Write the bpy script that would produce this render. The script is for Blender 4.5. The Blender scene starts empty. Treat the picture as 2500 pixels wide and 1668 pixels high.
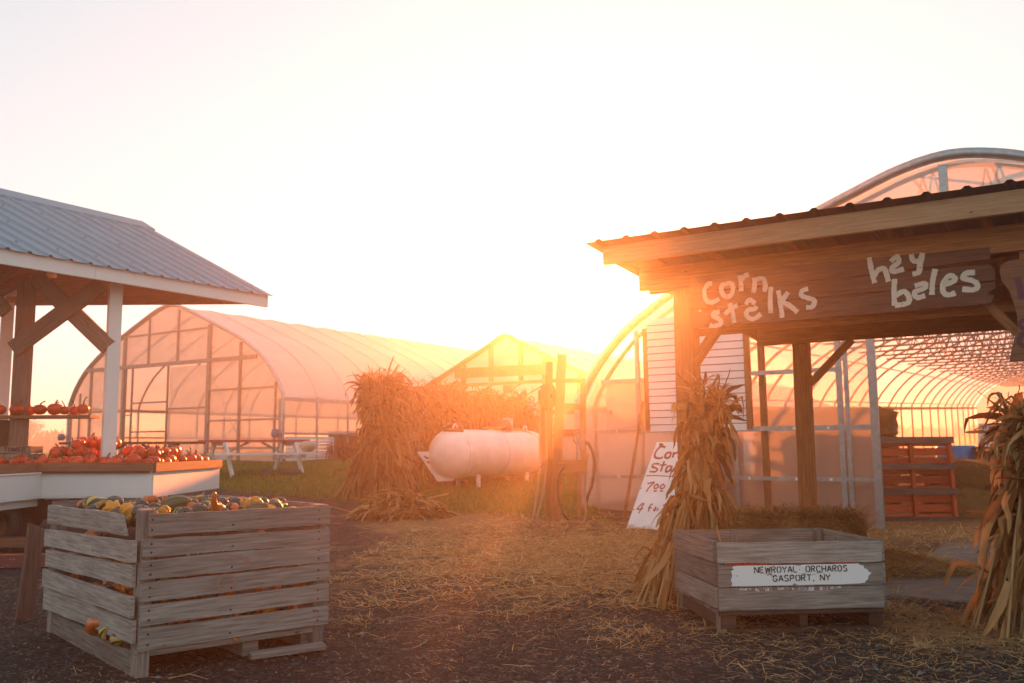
import bpy, bmesh, math, random
from mathutils import Vector, Matrix, noise
R = math.radians
rnd = random.Random(7)
SC = bpy.context.scene
COL = SC.collection

# ------------------------------------------------------------------ camera, sky, sun, exposure
cam = bpy.data.cameras.new("camera"); camo = bpy.data.objects.new("camera", cam); COL.objects.link(camo)
PITCH = math.atan(257/2200); ROLL = -.006
camo.matrix_world = Matrix.Translation((0, 0, 1.1)) @ Matrix.Rotation(math.pi/2+PITCH, 4, 'X') @ Matrix.Rotation(ROLL, 4, 'Z')
cam.sensor_width = 36; cam.lens = 36*2200/2500; cam.clip_start = .05; cam.clip_end = 3000
cam.dof.use_dof = True; cam.dof.focus_distance = 5.0; cam.dof.aperture_fstop = 4.0
SC.camera = camo

SUN_AZ, SUN_EL = R(7.0), R(9.0)
w = bpy.data.worlds.new("World"); SC.world = w; w.use_nodes = True
nt = w.node_tree; nt.nodes.clear()
sky = nt.nodes.new('ShaderNodeTexSky'); sky.sky_type = 'NISHITA'; sky.sun_disc = False
sky.sun_elevation = SUN_EL; sky.sun_rotation = SUN_AZ
sky.air_density = 1.05; sky.dust_density = .35; sky.ozone_density = .3
bg = nt.nodes.new('ShaderNodeBackground'); bg.inputs['Strength'].default_value = .15
wo = nt.nodes.new('ShaderNodeOutputWorld')
gm = nt.nodes.new('ShaderNodeGamma'); gm.inputs[1].default_value = .34   # a flatter sky: gamma compresses its range of brightness
nt.links.new(sky.outputs[0], gm.inputs[0]); nt.links.new(gm.outputs[0], bg.inputs[0]); nt.links.new(bg.outputs[0], wo.inputs[0])

sl = bpy.data.lights.new("sun", 'SUN'); sl.energy = 5.0; sl.angle = R(.6); sl.color = (1, .235, .05)
so = bpy.data.objects.new("sun", sl); COL.objects.link(so)
sdir = Vector((math.sin(SUN_AZ)*math.cos(SUN_EL), math.cos(SUN_AZ)*math.cos(SUN_EL), math.sin(SUN_EL)))
so.rotation_euler = sdir.to_track_quat('Z', 'Y').to_euler()
so.location = (5, 40, 12)
SC.view_settings.view_transform = 'Standard'; SC.view_settings.look = 'None'
SC.view_settings.exposure = 1.94; SC.view_settings.gamma = 1

# ------------------------------------------------------------------ helpers
YAW = R(-32.8)
EX = Vector((math.cos(YAW), math.sin(YAW), 0)); DY = Vector((-math.sin(YAW), math.cos(YAW), 0))

def gz(x, y):
    t = y-11
    if t <= 0: return 0.0
    t = min(t, 19.0)
    return .05*t*(1-.5*max(0, (t-15)/19)) if t > 0 else 0

class MB:
    """collects shapes into one mesh; uv runs along the grain in metres, rnd is one number per piece"""
    def __init__(s, M=None):
        s.v = []; s.f = []; s.uv = []; s.r = []; s.sm = []; s.M = M
    def add(s, vs, fs, uvs=None, smooth=False, r=None):
        b = len(s.v)
        if r is None: r = rnd.random()
        for p in vs:
            p = Vector(p)
            s.v.append(tuple(s.M @ p) if s.M else tuple(p))
        for i, f in enumerate(fs):
            s.f.append([b+k for k in f]); s.r.append(r); s.sm.append(smooth)
            s.uv.append(uvs[i] if uvs else [(vs[k][0], vs[k][1]) for k in f])
    def beam(s, p0, p1, w, h, up=(0, 0, 1), r=None, taper=1):
        """a board from p0 to p1; w across, h along up"""
        p0 = Vector(p0); p1 = Vector(p1); d = p1-p0; L = d.length; d.normalize()
        up = Vector(up); side = d.cross(up)
        if side.length < 1e-4: side = d.cross(Vector((1, 0, 0)))
        side.normalize(); up = side.cross(d).normalized()
        vs = []
        for p, k in ((p0, 1), (p1, taper)):
            for a, b in ((-1, -1), (1, -1), (1, 1), (-1, 1)):
                vs.append(p+side*(a*w/2*k)+up*(b*h/2*k))
        fs = [(0, 1, 5, 4), (1, 2, 6, 5), (2, 3, 7, 6), (3, 0, 4, 7), (3, 2, 1, 0), (4, 5, 6, 7)]
        o = rnd.random()*20; q = rnd.random()*20
        dims = [w, h, w, h]; uv = []; acc = 0
        for k in range(4):
            uv.append([(o, q+acc), (o, q+acc+dims[k]), (o+L, q+acc+dims[k]), (o+L, q+acc)]); acc += dims[k]
        for k in range(2): uv.append([(o, q), (o+.02, q), (o+.02, q+h), (o, q+h)])
        s.add(vs, fs, uv, False, r)
    def box(s, c, d, r=None):
        """box by centre and size; the grain runs along the longest side"""
        c = Vector(c); ax = max(range(3), key=lambda i: d[i])
        e = Vector((0, 0, 0)); e[ax] = d[ax]/2
        if ax == 0: s.beam(c-e, c+e, d[1], d[2], (0, 0, 1), r)
        elif ax == 1: s.beam(c-e, c+e, d[0], d[2], (0, 0, 1), r)
        else: s.beam(c-e, c+e, d[0], d[1], (0, 1, 0), r)
    def tube(s, pts, rad, n=8, closed=False, r=None, caps=True):
        pts = [Vector(p) for p in pts]; m = len(pts); vs = []; fs = []; uv = []
        rads = rad if isinstance(rad, (list, tuple)) else [rad]*m
        prev = None; acc = [0]
        for i in range(1, m): acc.append(acc[-1]+(pts[i]-pts[i-1]).length)
        for i, p in enumerate(pts):
            a = pts[(i-1) % m] if (closed or i > 0) else p
            b = pts[(i+1) % m] if (closed or i < m-1) else p
            t = (b-a).normalized()
            if prev is None:
                u = t.cross(Vector((0, 0, 1)))
                if u.length < .05: u = t.cross(Vector((1, 0, 0)))
            else: u = prev-t*prev.dot(t)
            u.normalize(); prev = u; q = t.cross(u)
            for k in range(n):
                an = 2*math.pi*k/n
                vs.append(p+(u*math.cos(an)+q*math.sin(an))*rads[i])
        for i in range(m if closed else m-1):
            j = (i+1) % m
            for k in range(n):
                k2 = (k+1) % n
                fs.append((i*n+k, i*n+k2, j*n+k2, j*n+k))
                a0, a1 = acc[i], acc[i]+.1 if j == 0 else acc[j]
                uv.append([(a0, k*.03), (a0, k*.03+.03), (a1, k*.03+.03), (a1, k*.03)])
        s.add(vs, fs, uv, True, r)
        if caps and not closed:
            b = [vs[k] for k in range(n)]; e = [vs[(m-1)*n+k] for k in range(n)]
            s.add(b, [tuple(range(n))[::-1]], None, False, r); s.add(e, [tuple(range(n))], None, False, r)
    def lathe(s, prof, n=20, fn=None, r=None, c=(0, 0, 0)):
        """prof: list of (radius, z); fn(angle, ring) scales the radius"""
        vs = []; fs = []; m = len(prof)
        for i, (rr, z) in enumerate(prof):
            for k in range(n):
                a = 2*math.pi*k/n; q = rr*(fn(a, i/(m-1)) if fn else 1)
                vs.append((c[0]+q*math.cos(a), c[1]+q*math.sin(a), c[2]+z))
        for i in range(m-1):
            for k in range(n):
                k2 = (k+1) % n
                fs.append((i*n+k, i*n+k2, (i+1)*n+k2, (i+1)*n+k))
        uv = [[((f[0] % n)/n, 0)]*4 for f in fs]
        s.add(vs, fs, uv, True, r)
    def sheet(s, poly, o, ux, uy, th=0.0, r=None):
        """flat polygon (a list of 2d points) in the plane o + a ux + b uy, extruded back by th"""
        o, ux, uy = Vector(o), Vector(ux), Vector(uy); nrm = ux.cross(uy).normalized(); n = len(poly)
        vs = [o+ux*a+uy*b for a, b in poly]; off = rnd.random()*9
        fs = [tuple(range(n))]; uv = [[(a+off, b+off) for a, b in poly]]
        if th:
            vs += [p-nrm*th for p in vs]; fs.append(tuple(range(2*n-1, n-1, -1)))
            uv.append([(a, b) for a, b in poly][::-1])
            for k in range(n):
                k2 = (k+1) % n; fs.append((k2, k, n+k, n+k2)); uv.append([poly[k2], poly[k], poly[k], poly[k2]])
        s.add(vs, fs, uv, False, r)
    def stroke(s, pts, wd, o, ux, uy, lift=0.0, smooth=True, jit=.06):
        """one brush stroke of paint in a plane"""
        o, ux, uy = Vector(o), Vector(ux), Vector(uy); nrm = ux.cross(uy).normalized()
        P = [Vector((a, b)) for a, b in pts]
        if smooth and len(P) > 2:
            Q = []
            for i in range(len(P)-1):
                p0 = P[max(i-1, 0)]; p1 = P[i]; p2 = P[i+1]; p3 = P[min(i+2, len(P)-1)]
                for k in range(6):
                    t = k/6
                    Q.append(.5*((2*p1)+(p2-p0)*t+(2*p0-5*p1+4*p2-p3)*t*t+(3*p1-p0-3*p2+p3)*t**3))
            Q.append(P[-1]); P = Q
        vs = []; fs = []
        for i, p in enumerate(P):
            t = (P[min(i+1, len(P)-1)]-P[max(i-1, 0)]).normalized(); nn = Vector((-t.y, t.x))
            k = wd/2*(1+rnd.uniform(-jit, jit))
            for q in (p-nn*k, p+nn*k): vs.append(o+ux*q.x+uy*q.y+nrm*(.002+lift))
            if i: b = 2*i; fs.append((b-2, b, b+1, b-1))
        ru = rnd.random()*9
        s.add(vs, fs, [[(i*.03+ru, ru), (i*.03+.03+ru, ru), (i*.03+.03+ru, ru+wd), (i*.03+ru, ru+wd)] for i in range(len(fs))], False)
    def leaf(s, p, d, L, wd, droop=.5, seg=6, twist=0., r=None, fold=.3, jit=.12, kink=0.):
        """a long dry leaf: a creased ribbon that sags"""
        p = Vector(p); d = Vector(d).normalized(); vs = []; fs = []; st = L/seg
        side = d.cross(Vector((0, 0, 1)))
        if side.length < .1: side = Vector((rnd.uniform(-1, 1), rnd.uniform(-1, 1), 0))
        side.normalize(); ph = rnd.uniform(-.5, .5); kk_ = rnd.randrange(1, max(2, seg-2)) if kink else -1
        for i in range(seg+1):
            t = i/seg; k = wd*(.35+.65*math.sin(math.pi*min(1, t*.8+.2)))*(1 if t < .99 else .15)
            sd = Matrix.Rotation(twist*t+ph, 3, d) @ side; up = sd.cross(d)
            vs += [p-sd*k/2+up*k*fold*.5, p, p+sd*k/2+up*k*fold*.5]
            p = p+d*st
            if i == kk_: d = (d+Vector((0, 0, -kink))).normalized()
            d = (d+Vector((rnd.uniform(-jit, jit), rnd.uniform(-jit, jit), rnd.uniform(-jit, jit)*.6-droop/seg*1.6))).normalized()
            side = (side-d*side.dot(d)).normalized()
            if i:
                b = 3*i; fs += [(b-3, b-2, b+1, b), (b-2, b-1, b+2, b+1)]
        uv = [[(i//2/seg*L, .5*(i % 2)), (i//2/seg*L, .5*(i % 2)+.5), ((i//2+1)/seg*L, .5*(i % 2)+.5), ((i//2+1)/seg*L, .5*(i % 2))] for i in range(len(fs))]
        s.add(vs, fs, uv, True, r)
    def build(s, name, mat, parent=None, bevel=0.0):
        me = bpy.data.meshes.new(name); me.from_pydata(s.v, [], s.f)
        ul = me.uv_layers.new(name="UVMap"); flat = [c for f in s.uv for q in f for c in q]
        ul.data.foreach_set('uv', flat)
        at = me.attributes.new('rnd', 'FLOAT', 'FACE'); at.data.foreach_set('value', s.r)
        me.polygons.foreach_set('use_smooth', s.sm)
        me.materials.append(mat); me.update()
        o = bpy.data.objects.new(name, me); COL.objects.link(o)
        if parent: o.parent = parent
        if bevel:
            m = o.modifiers.new('edge', 'BEVEL'); m.width = bevel; m.segments = 1; m.limit_method = 'ANGLE'; m.angle_limit = R(50)
        return o

def thing(name, label, cat, loc=(0, 0, 0), rot=(0, 0, 0), group=None):
    o = bpy.data.objects.new(name, None); COL.objects.link(o); o.empty_display_size = .1
    o.location = loc; o.rotation_euler = rot
    return tag(o, label, cat, group)
def tag(o, label=None, cat=None, group=None, kind=None):
    if label: o['label'] = label
    if cat: o['category'] = cat
    if group: o['group'] = group
    if kind: o['kind'] = kind
    return o
def copy_tree(o, parent=None):
    c = o.copy(); COL.objects.link(c)
    if parent: c.parent = parent
    for ch in list(o.children): copy_tree(ch, c)
    return c

# ------------------------------------------------------------------ materials
def nodes(name):
    m = bpy.data.materials.new(name); m.use_nodes = True
    t = m.node_tree; b = t.nodes['Principled BSDF']; return m, t, b, t.nodes['Material Output']
def N(t, kind, **kw):
    n = t.nodes.new(kind)
    for k, v in kw.items():
        if hasattr(n, k): setattr(n, k, v)
        else: n.inputs[k.replace('_', ' ')].default_value = v
    return n
def ramp(t, src, stops):
    r = t.nodes.new('ShaderNodeValToRGB'); e = r.color_ramp.elements
    while len(e) < len(stops): e.new(.5)
    for k, (p, c) in enumerate(stops):
        e[k].position = p; e[k].color = (*c, 1) if len(c) == 3 else c
    t.links.new(src, r.inputs[0]); return r.outputs[0]
def mixc(t, fac, a, b, mode='MIX'):
    n = t.nodes.new('ShaderNodeMix'); n.data_type = 'RGBA'; n.blend_type = mode
    for s, v in ((n.inputs[0], fac), (n.inputs[6], a), (n.inputs[7], b)):
        if hasattr(v, 'is_linked') or isinstance(v, bpy.types.NodeSocket): t.links.new(v, s)
        elif isinstance(v, (int, float)): s.default_value = v
        else: s.default_value = (*v, 1)
    return n.outputs[2]
def mapping(t, coord, scale):
    c = t.nodes.new('ShaderNodeTexCoord'); m = t.nodes.new('ShaderNodeMapping'); m.inputs['Scale'].default_value = scale
    t.links.new(c.outputs[coord], m.inputs[0]); return m.outputs[0]
def noise_n(t, vec, sc, det=4, rough=.6):
    n = t.nodes.new('ShaderNodeTexNoise'); n.inputs['Scale'].default_value = sc; n.inputs['Detail'].default_value = det
    n.inputs['Roughness'].default_value = rough; t.links.new(vec, n.inputs['Vector']); return n.outputs[0]
def bump(t, b, h, st=.4, dist=.01):
    n = t.nodes.new('ShaderNodeBump'); n.inputs['Strength'].default_value = st; n.inputs['Distance'].default_value = dist
    t.links.new(h, n.inputs['Height']); t.links.new(n.outputs[0], b.inputs['Normal'])

def wood(name, dark, mid, light, rough=.85, stain=.5, bumpst=.5, spots=(.05, .04, .035)):
    m, t, b, o = nodes(name)
    g = noise_n(t, mapping(t, 'UV', (2.2, 42, 1)), 1.6, 6, .65)
    fine = noise_n(t, mapping(t, 'UV', (6, 170, 1)), 1.0, 3, .6)
    big = noise_n(t, mapping(t, 'UV', (1.4, 3.5, 1)), 1.5, 5, .6)
    a = t.nodes.new('ShaderNodeAttribute'); a.attribute_name = 'rnd'
    c = ramp(t, g, [(.28, dark), (.5, mid), (.74, light)])
    c = mixc(t, ramp(t, fine, [(.4, (0, 0, 0)), (.62, (.35, .35, .35))]), c, dark)
    c = mixc(t, ramp(t, big, [(.45, (0, 0, 0)), (.75, (stain,)*3)]), c, dark)
    v = t.nodes.new('ShaderNodeTexVoronoi'); v.inputs['Scale'].default_value = 3.1; v.inputs['Randomness'].default_value = 1
    t.links.new(mapping(t, 'UV', (1.3, 2.4, 1)), v.inputs['Vector'])
    c = mixc(t, ramp(t, v.outputs[0], [(.035, (.75,)*3), (.07, (0, 0, 0))]), c, spots)
    hv = t.nodes.new('ShaderNodeHueSaturation')
    mr = t.nodes.new('ShaderNodeMapRange'); mr.inputs[3].default_value = .72; mr.inputs[4].default_value = 1.22
    t.links.new(a.outputs['Fac'], mr.inputs[0]); t.links.new(mr.outputs[0], hv.inputs['Value']); t.links.new(c, hv.inputs['Color'])
    t.links.new(hv.outputs[0], b.inputs['Base Color']); b.inputs['Roughness'].default_value = rough
    b.inputs['Specular IOR Level'].default_value = .25
    bump(t, b, g, bumpst, .004)
    return m
def paint(name, col, under, wear=.62, rough=.55, scale=(3, 18, 1)):
    """paint worn through to the wood in flakes along the grain"""
    m, t, b, o = nodes(name)
    n1 = noise_n(t, mapping(t, 'UV', scale), 1.7, 8, .72)
    n2 = noise_n(t, mapping(t, 'Object', (1, 1, 1)), 2.3, 4, .6)
    c = mixc(t, ramp(t, n2, [(.3, (0, 0, 0)), (.8, (.3,)*3)]), col, tuple(x*.72 for x in col))
    c = mixc(t, ramp(t, n1, [(wear, (0, 0, 0)), (wear+.05, (1, 1, 1))]), c, under)
    t.links.new(c, b.inputs['Base Color']); b.inputs['Roughness'].default_value = rough
    bump(t, b, n1, .25, .003); return m
def plain(name, col, rough=.5, metal=0., var=.25, sc=6., bumpst=.1):
    m, t, b, o = nodes(name)
    n1 = noise_n(t, mapping(t, 'Object', (1, 1, 1)), sc, 6, .65)
    c = mixc(t, ramp(t, n1, [(.3, (0, 0, 0)), (.75, (1, 1, 1))]), tuple(x*(1-var) for x in col), tuple(min(1, x*(1+var*.5)) for x in col))
    t.links.new(c, b.inputs['Base Color']); b.inputs['Roughness'].default_value = rough; b.inputs['Metallic'].default_value = metal
    if bumpst: bump(t, b, n1, bumpst, .004)
    return m
def film(name, col, tr, tl, rib=0., tint=(1, 1, 1), wrinkle=.3):
    """milky plastic: some light goes straight through, most is scattered forward"""
    m, t, b, o = nodes(name)
    tp = t.nodes.new('ShaderNodeBsdfTransparent'); tp.inputs[0].default_value = (*tint, 1)
    ts = t.nodes.new('ShaderNodeBsdfTranslucent'); ts.inputs[0].default_value = (*col, 1)
    b.inputs['Base Color'].default_value = (*col, 1); b.inputs['Roughness'].default_value = .3
    n1 = noise_n(t, mapping(t, 'Object', (.5, .22, .5)), 2.2, 5, .6)
    dirt = ramp(t, n1, [(.3, tuple(x*.82 for x in col)), (.7, col)])
    t.links.new(dirt, ts.inputs[0]); t.links.new(dirt, b.inputs['Base Color'])
    h = n1
    if rib:
        wv = t.nodes.new('ShaderNodeTexWave'); wv.inputs['Scale'].default_value = rib; wv.bands_direction = 'X'
        t.links.new(mapping(t, 'Object', (1, 1, 1)), wv.inputs['Vector']); h = wv.outputs[1]
    bump(t, b, h, wrinkle, .03)
    m1 = t.nodes.new('ShaderNodeMixShader'); m1.inputs[0].default_value = tl
    t.links.new(b.outputs[0], m1.inputs[1]); t.links.new(ts.outputs[0], m1.inputs[2])
    m2 = t.nodes.new('ShaderNodeMixShader'); m2.inputs[0].default_value = tr
    t.links.new(m1.outputs[0], m2.inputs[1]); t.links.new(tp.outputs[0], m2.inputs[2])
    t.links.new(m2.outputs[0], o.inputs[0]); return m
def leafy(name, stops, tl=.35, sc=1.0):
    """dry plant matter; tone differs from leaf to leaf"""
    m, t, b, o = nodes(name)
    a = t.nodes.new('ShaderNodeAttribute'); a.attribute_name = 'rnd'
    n1 = noise_n(t, mapping(t, 'UV', (5*sc, 14*sc, 1)), 2, 4, .6)
    mx = t.nodes.new('ShaderNodeMath'); mx.operation = 'MULTIPLY_ADD'; mx.inputs[1].default_value = .35
    t.links.new(n1, mx.inputs[0])
    ad = t.nodes.new('ShaderNodeMath'); ad.operation = 'MULTIPLY'; ad.inputs[1].default_value = .75
    t.links.new(a.outputs['Fac'], ad.inputs[0]); t.links.new(ad.outputs[0], mx.inputs[2])
    c = ramp(t, mx.outputs[0], stops)
    t.links.new(c, b.inputs['Base Color']); b.inputs['Roughness'].default_value = .7; b.inputs['Specular IOR Level'].default_value = .2
    ts = t.nodes.new('ShaderNodeBsdfTranslucent'); t.links.new(c, ts.inputs[0])
    m1 = t.nodes.new('ShaderNodeMixShader'); m1.inputs[0].default_value = tl
    t.links.new(b.outputs[0], m1.inputs[1]); t.links.new(ts.outputs[0], m1.inputs[2]); t.links.new(m1.outputs[0], o.inputs[0])
    return m
def fruit(name, c1, c2, c3=None, ribs=0, sc=9., rough=.38):
    m, t, b, o = nodes(name)
    n1 = noise_n(t, mapping(t, 'Object', (1, 1, 1)), sc, 4, .6)
    c = ramp(t, n1, [(.35, c1), (.7, c2)])
    if c3:
        uvn = t.nodes.new('ShaderNodeTexCoord'); sx = t.nodes.new('ShaderNodeSeparateXYZ'); t.links.new(uvn.outputs['UV'], sx.inputs[0])
        md = t.nodes.new('ShaderNodeMath'); md.operation = 'MULTIPLY'; md.inputs[1].default_value = 2*math.pi*ribs; t.links.new(sx.outputs[0], md.inputs[0])
        sn = t.nodes.new('ShaderNodeMath'); sn.operation = 'SINE'; t.links.new(md.outputs[0], sn.inputs[0])
        ad = t.nodes.new('ShaderNodeMath'); ad.operation = 'ADD'; t.links.new(sn.outputs[0], ad.inputs[0]); t.links.new(n1, ad.inputs[1])
        c = mixc(t, ramp(t, ad.outputs[0], [(.45, (0, 0, 0)), (.6, (1, 1, 1))]), c, c3)
    oi = t.nodes.new('ShaderNodeObjectInfo'); hv = t.nodes.new('ShaderNodeHueSaturation')
    mr = t.nodes.new('ShaderNodeMapRange'); mr.inputs[3].default_value = .7; mr.inputs[4].default_value = 1.2
    t.links.new(oi.outputs['Random'], mr.inputs[0]); t.links.new(mr.outputs[0], hv.inputs['Value']); t.links.new(c, hv.inputs['Color'])
    t.links.new(hv.outputs[0], b.inputs['Base Color']); b.inputs['Roughness'].default_value = rough
    bump(t, b, n1, .12, .004); return m

M = {}
M['grey'] = wood('weathered_grey_wood', (.12, .108, .098), (.33, .308, .283), (.46, .435, .40), .9, .55)
M['grey2'] = wood('weathered_brown_grey_wood', (.09, .075, .064), (.25, .218, .192), (.37, .335, .30), .9, .6)
M['shed'] = wood('rough_sawn_brown_wood', (.20, .08, .033), (.37, .165, .07), (.50, .26, .125), .8, .4)
M['fascia'] = wood('pale_new_pine', (.36, .20, .10), (.55, .34, .19), (.66, .44, .26), .75, .25)
M['pinkish'] = wood('pinkish_brown_wood', (.17, .105, .08), (.30, .2, .155), (.40, .28, .22), .85, .4)  # pinkish brown tone for braces, roof underside and the thick post
M['rail'] = wood('stained_cedar', (.16, .07, .04), (.29, .14, .08), (.38, .2, .12), .7, .5)
M['signwood'] = wood('old_barn_board', (.06, .033, .024), (.145, .085, .062), (.23, .15, .115), .9, .6)  # board tones reddened to carry the flare over the sign
M['palletlit'] = wood('reddish_sunlit_pallet_wood', (.30, .06, .025), (.54, .12, .045), (.66, .19, .08), .8, .4)  # reddish wood, colour raised to show sunlight coming through
M['palletbrown'] = wood('grey_brown_pallet_wood', (.1, .06, .045), (.2, .125, .1), (.3, .2, .165), .85, .5)
M['darkwood'] = wood('dark_brown_wood', (.03, .02, .015), (.075, .048, .036), (.13, .09, .07), .8, .5)
M['white'] = paint('worn_white_paint', (.78, .79, .78), (.33, .29, .26), .70)
M['whitew'] = paint('flaking_white_paint', (.80, .81, .83), (.17, .14, .12), .60, .6, (5, 14, 1))
M['fadew'] = paint('scrubbed_white_paint', (.62, .62, .62), (.17, .14, .12), .46, .8, (30, 7, 1))
M['redp'] = paint('worn_dark_red_paint', (.17, .035, .03), (.5, .46, .43), .60)
M['tabletop'] = paint('faded_red_paint', (.45, .035, .045), (.33, .2, .17), .68)
M['letter'] = paint('cream_lettering_paint', (.66, .61, .51), (.2, .16, .13), .60, .8, (6, 22, 1))
M['stencil'] = plain('black_stencil_ink', (.03, .025, .025), .7, 0, .4, 40)
M['redink'] = plain('red_brown_marker', (.34, .04, .02), .6)
M['purple'] = plain('dark_purple_paint', (.10, .025, .05), .6)
M['faintred'] = paint('faded_red_chalk', (.34, .16, .14), (.22, .19, .17), .47, .9, (14, 14, 1))
M['roofsky'] = plain('sky_tinted_roof_steel', (.13, .29, .37), .36, .3, .12, 3, .02)  # blue of the reflected sky put into the steel's base colour
M['roofbrown'] = plain('brown_roof_steel', (.11, .06, .045), .5, .3, .3, 5, .05)
M['steel'] = plain('galvanised_tube', (.40, .42, .43), .42, .75, .25, 12, .05)
M['steeld'] = plain('weathered_tube', (.22, .22, .22), .5, .6, .3, 12, .05)
M['frame'] = plain('dusty_timber_frame', (.34, .25, .21), .7, 0, .2, 8)
M['film'] = film('milky_greenhouse_film', (.80, .79, .77), .08, .40)
M['film2'] = film('bright_greenhouse_film', (.88, .86, .82), .35, .6)
M['filmend'] = film('end_wall_film', (.84, .80, .74), .26, .62, 0, (1, .97, .93))
M['poly'] = film('twin_wall_sheet', (.82, .74, .64), .52, .68, 28, (1, .97, .93), .5)
M['clap'] = plain('white_clapboard', (.78, .77, .77), .5, 0, .06, 2, .03)
M['tank'] = plain('white_tank_enamel', (.80, .79, .78), .28, 0, .2, 3.2, .03)
M['black'] = plain('black_rubber', (.02, .02, .02), .55)
M['hose'] = plain('pale_hose', (.35, .2, .13), .5)
M['rope'] = plain('yellow_rope', (.62, .36, .05), .7)
M['maroon'] = plain('maroon_enamel', (.13, .035, .035), .45)
M['rust'] = plain('rusty_rim', (.20, .09, .05), .7, .3, .5, 14)
M['blue'] = plain('blue_plastic', (.02, .24, .62), .4)
M['bluefit'] = plain('blue_fitting', (.06, .14, .24), .5)
M['whiteboard'] = plain('white_painted_ply', (.80, .79, .78), .5, 0, .08, 4, .03)
M['concrete'] = plain('concrete', (.22, .185, .155), .9, 0, .35, 5, .3)
M['mottle'] = plain('mottled_lump', (.13, .10, .085), .9, 0, .6, 7, .5)
M['pumpkin'] = fruit('pumpkin_skin', (.68, .045, .007), (.85, .10, .012), None, 0, 14)
M['stem'] = plain('dry_stem', (.17, .12, .06), .8, 0, .5, 30)
M['acorn'] = fruit('dark_green_squash', (.018, .035, .022), (.05, .07, .04), None, 0, 12)
M['striped'] = fruit('yellow_green_striped_gourd', (.52, .34, .08), (.62, .44, .13), (.04, .06, .02), 5, 10)
M['orangeg'] = fruit('orange_gourd', (.62, .12, .015), (.72, .2, .03), None, 0, 14)
M['yellowg'] = fruit('golden_gourd', (.66, .22, .012), (.75, .32, .02), None, 0, 16)
M['bicolour'] = fruit('orange_and_green_gourd', (.6, .1, .02), (.66, .16, .03), (.035, .05, .03), 3, 5)
M['tan'] = fruit('tan_pumpkin', (.42, .28, .18), (.52, .38, .26), None, 0, 8)
M['corn'] = leafy('dry_corn_leaf', [(.0, (.06, .028, .012)), (.3, (.23, .095, .03)), (.55, (.44, .22, .075)), (.8, (.56, .34, .15)), (1, (.66, .47, .26))], .4)  # leaf tones pushed orange to carry the glow on the post bundle
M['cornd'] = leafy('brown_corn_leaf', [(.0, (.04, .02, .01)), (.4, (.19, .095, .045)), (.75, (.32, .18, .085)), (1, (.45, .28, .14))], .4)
M['stalk'] = leafy('dry_corn_stalk', [(.0, (.2, .11, .05)), (.6, (.38, .24, .11)), (1, (.5, .35, .18))], .05)
M['straw'] = leafy('straw', [(.0, (.30, .15, .05)), (.5, (.58, .35, .14)), (1, (.78, .55, .28))], .3)  # straw colour boosted and reddened to carry flare on the yard
M['balestraw'] = leafy('brown_straw', [(.0, (.13, .06, .02)), (.5, (.30, .17, .065)), (1, (.52, .34, .15))], .25)
M['bale'] = leafy('packed_straw', [(.15, (.10, .045, .015)), (.4, (.26, .14, .05)), (.6, (.46, .29, .13))], .0, 2.2)
M['grass'] = leafy('autumn_grass', [(.0, (.07, .12, .012)), (.5, (.16, .19, .02)), (1, (.32, .27, .05))], .45)
M['weed'] = leafy('red_weeds', [(.0, (.09, .035, .02)), (.5, (.26, .06, .035)), (1, (.36, .17, .05))], .4)
M['tree'] = leafy('tree_leaves', [(.0, (.05, .045, .02)), (.5, (.09, .075, .03)), (1, (.15, .10, .04))], .3)
M['bark'] = plain('bark', (.09, .065, .05), .9, 0, .4, 6, .4)
M['twine2'] = plain('pale_twine', (.38, .32, .27), .8)
M['twine'] = plain('twine', (.3, .2, .1), .9)
M['paper'] = plain('printed_board', (.78, .78, .80), .5, 0, .05, 3, 0)
M['ink'] = plain('grey_print', (.12, .12, .13), .6)

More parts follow.
